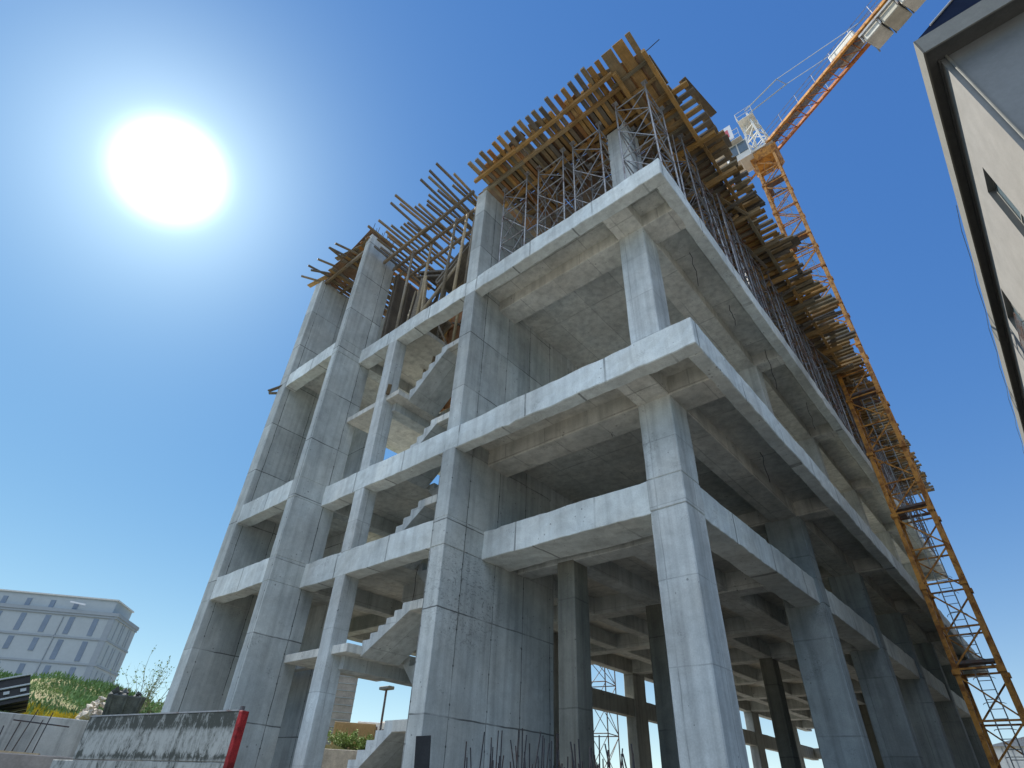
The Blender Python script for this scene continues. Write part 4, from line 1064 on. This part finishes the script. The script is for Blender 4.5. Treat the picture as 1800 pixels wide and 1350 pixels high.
# bare spreading shrub
def shrub(name, base, h, spread, n, label, cat, leaf=None, leaves=0):
    t = empty(name, base, label, cat)
    m = MB(); tips = []
    for i in range(n):
        a = R.uniform(0, 6.28); l = R.uniform(.6, 1) * h; el = R.uniform(.5, 1.4)
        p = Vector((0, 0, 0)); d = Vector((math.cos(a) * math.cos(el) * spread, math.sin(a) * math.cos(el) * spread, math.sin(el)))
        r = .022
        for k in range(5):
            q = p + d * l / 5 + Vector((R.uniform(-.05, .05), R.uniform(-.05, .05), .02)) * h
            m.tube(p, q, r, 5, r * .75); r *= .75
            if k > 0:
                for _ in range(2):
                    e = q + Vector((R.uniform(-.3, .3), R.uniform(-.3, .3), R.uniform(.05, .4))) * h * .55
                    m.tube(q, e, r * .7, 4, r * .3); tips.append((q, e))
            p = q
    m.build('branches', M['twig'], t)
    if leaves:
        m = MB()
        for i in range(leaves):
            q, e = R.choice(tips); c = q.lerp(e, R.random()) + Vector((R.gauss(0, .04), R.gauss(0, .04), R.gauss(0, .04)))
            u = Vector((R.gauss(0, 1), R.gauss(0, 1), R.gauss(0, 1))).normalized() * R.uniform(.02, .05); v = u.orthogonal().normalized() * u.length * .6
            m.poly([c - u, c + v, c + u, c - v])
        m.build('leaves', M[leaf], t)
    return t
shrub('bare_shrub', polar(161.3, 29, bank(161.3, 29)), 2.3, 1.0, 18, 'sparse bare twiggy shrub against the sky beside the left pier', 'shrub', 'green', 500)
shrub('leafy_shrub', polar(160.4, 29, bank(160.4, 29) - .1), .6, 1.3, 16, 'low green bush at the foot of the left pier', 'bush', 'green2', 2600)

# ------------------------------------------------------------------ things seen through the frame
def ww(a, r, z): return polar(a, r, z)
hill = MB(); hv = []
for i in range(30):
    a = 134 + i * .6
    hv.append([hill.bm.verts.new(polar(a, r, z)) for r, z in ((27.6, -.1), (27.8, 3.1 + .1 * math.sin(i)), (34, 3.4), (60, 3.6), (95, -.2))])
for i in range(29):
    for k in range(4): hill.bm.faces.new((hv[i][k], hv[i + 1][k], hv[i + 1][k + 1], hv[i][k + 1]))
tag(hill.build('rear_terrace', M['turf']), 'raised earth terrace behind the frame', 'terrace', kind='structure')
o, *_ = wallrun('sandy_wall', 'rubble', 148, 136, 27.3, 27.3, 0, 3.0, -.3, 'sandy low wall seen through the stair opening', 'wall')
b = polar(146.4, 52, 3.4); o = empty('block_tower', b, 'tall grey block wall building seen through the stair opening', 'building', rz=rad(60))
MB().box(-1.2, 1.2, 0, 5, -.2, 6.4).build('wall', M['brickgrey'], o)
m = MB()
for z in range(12): m.box(-1.22, 1.22, -.03, 5.02, .3 + z * .5, .34 + z * .5)
m.build('course_line', M['fact_d'], o)
b = polar(144.6, 33, 3.3); o = empty('site_container', b, 'tan sheet metal container behind the lower stair flight', 'container', rz=rad(52))
MB().box(-1.0, 1.0, 0, 2.2, .05, 1.15, .02).build('body', M['tan'], o)
m = MB()
for i in range(12): m.box(-.97 + i * .17, -.91 + i * .17, -.03, 0, .15, 1.05)
m.build('rib', M['tan'], o)
b = polar(142.7, 36, 3.3); o = empty('white_hut', b, 'small white site hut with a blue stripe behind the stair flight', 'hut', rz=rad(50))
MB().box(-1.1, 1.3, 0, 2.2, 0, 1.5, .02).build('wall', M['white'], o)
MB().box(-.4, 1.1, -.03, -.004, .1, .45).build('stripe', M['blue'], o)
m = MB()
for i in range(9): m.box(-.5 + i * .19, -.4 + i * .19, -.04, -.004, .6 + .05 * (i % 2), 1.1 + .1 * (i % 3))
m.build('window_grille', M['steel_dark'], o)
b = polar(142.0, 40, 3.3); o = empty('thatch_mound', b, 'brown rounded straw roof beside the white hut', 'roof')
m = MB()
for k in range(4):
    m.tube((0, 0, .5 + k * .35), (0, 0, .85 + k * .35), 1.8 - k * .4, 12, 1.4 - k * .38)
m.build('roof', M['rubble'], o)
b = polar(142.45, 26, 2.2); o = empty('lamp_post', b, 'thin dark pole with a flat lamp head seen through the stair opening', 'lamp post')
MB().tube((0, 0, -2.2), (0, 0, 2.85), .045, 8).build('pole', M['steel_dark'], o); MB().box(-.32, .32, -.15, .15, 2.85, 2.97, .02).build('lamp_head', M['fascia'], o)
shrub('roadside_bush', polar(145.2, 28.6, 3.0), .75, 1.5, 16, 'green bush on the wall seen through the stair opening', 'bush', 'green', 2200)
shrub('roadside_bush', polar(143.7, 28.6, 3.0), .6, 1.6, 14, 'second green bush on the sandy wall nearer the lamp post', 'bush', 'green', 1800)
b = polar(92.9, 85, 0); o = empty('warehouse', b, 'pale ribbed warehouse low behind the foot of the crane', 'warehouse', rz=rad(4))
MB().box(-3.5, 14, 0, 20, -.1, 8.3).build('wall', M['cab'], o); MB().prism([(-3.8, -.3, 8.3), (5, -.3, 10.3), (14.3, -.3, 8.3)], (0, 20.6, 0)).build('roof', M['crane_grey'], o)
m = MB()
for i in range(22): m.box(-3.3 + i * .8, -3.2 + i * .8, -.06, -.003, .1, 8.2)
m.build('rib', M['crane_grey'], o)

# ------------------------------------------------------------------ starter bars near the viewer
def cluster(x, y, n, wx, wy, hmin, hmax, lean, label):
    t = empty('rebar_cluster', (x, y, 0), label, 'reinforcing bars', 'clusters of starter bars in front of the frame')
    MB().box(-wx - .15, wx + .15, -wy - .15, wy + .15, -.1, .45, .02).build('footing', M['conc_dirty'], t)
    for i in range(n):
        px, py = R.uniform(-wx, wx), R.uniform(-wy, wy); h = R.uniform(hmin, hmax); l = Vector((R.gauss(lean, .07), R.gauss(0, .06), 1))
        m = MB(); a = Vector((px, py, .4)); mid = a + l * h * .55; top = mid + (l + Vector((R.gauss(0, .03), 0, 0))) * h * .45
        m.tube(a, mid, .0065, 5).tube(mid, top, .0065, 5); m.build('rebar', M['rebar'], t)
cluster(-4.5, 5.2, 46, .5, .25, 1.2, 1.85, .0, 'clump of dark starter bars in front of the wide stair core wall')
cluster(-3.75, 5.2, 40, .32, .25, 1.15, 1.8, .0, 'clump of dark starter bars rising between the core wall and the inner column')
cluster(-3.0, 5.0, 30, .25, .2, 1.2, 1.7, -.16, 'clump of starter bars leaning left beside the corner column')
o = MB().box(-.085, .085, -.012, .012, 0, .72).build('board_offcut', M['black']); o.location = (-5.62, 5.0, 1.45); o.rotation_euler = (0, rad(-4), rad(30)); tag(o, 'dark stained board end standing in front of the core pier', 'board')
o = MB().box(-.03, .03, -.02, .02, 0, 1.6).build('board_post', M['wood_g']); o.location = (-5.6, 5.03, 0); tag(o, 'wooden post carrying the dark stained board end', 'post')
# litter left on the slabs
for i, (x, y, z, L, rz) in enumerate(((-14.3, 8.15, 4.42, 1.3, 12), (-13.9, 8.3, 4.46, 1.1, -8), (-13.4, 8.2, 11.72, 1.2, 20), (-12.9, 8.1, 11.73, .9, -30), (-14.0, 8.2, 6.75, .7, 40))):
    joist(0, 'wood_g', 1.0, .12, ['loose board on the lowest landing beside the left pier', 'second loose board on the lowest landing, lying over another', 'loose board near the edge of the upper landing', 'short board crossing others on the upper landing', 'short board left on the second level floor by the slim column'][i], None, (x, y, z), rad(rz), 0, L, 'board', .03, 'loose_board')
for i, (x, z) in enumerate(((-18.9, 14.1), (-18.8, 13.95))):
    joist(0, 'wood_g', 1.1, .12, ['board sticking out past the left edge at the fourth level', 'lower board sticking out past the left edge at the fourth level'][i], None, (x - .25, 6.75, z), rad(20 + 30 * i), -.15, 1, 'board', .05, 'edge_board')
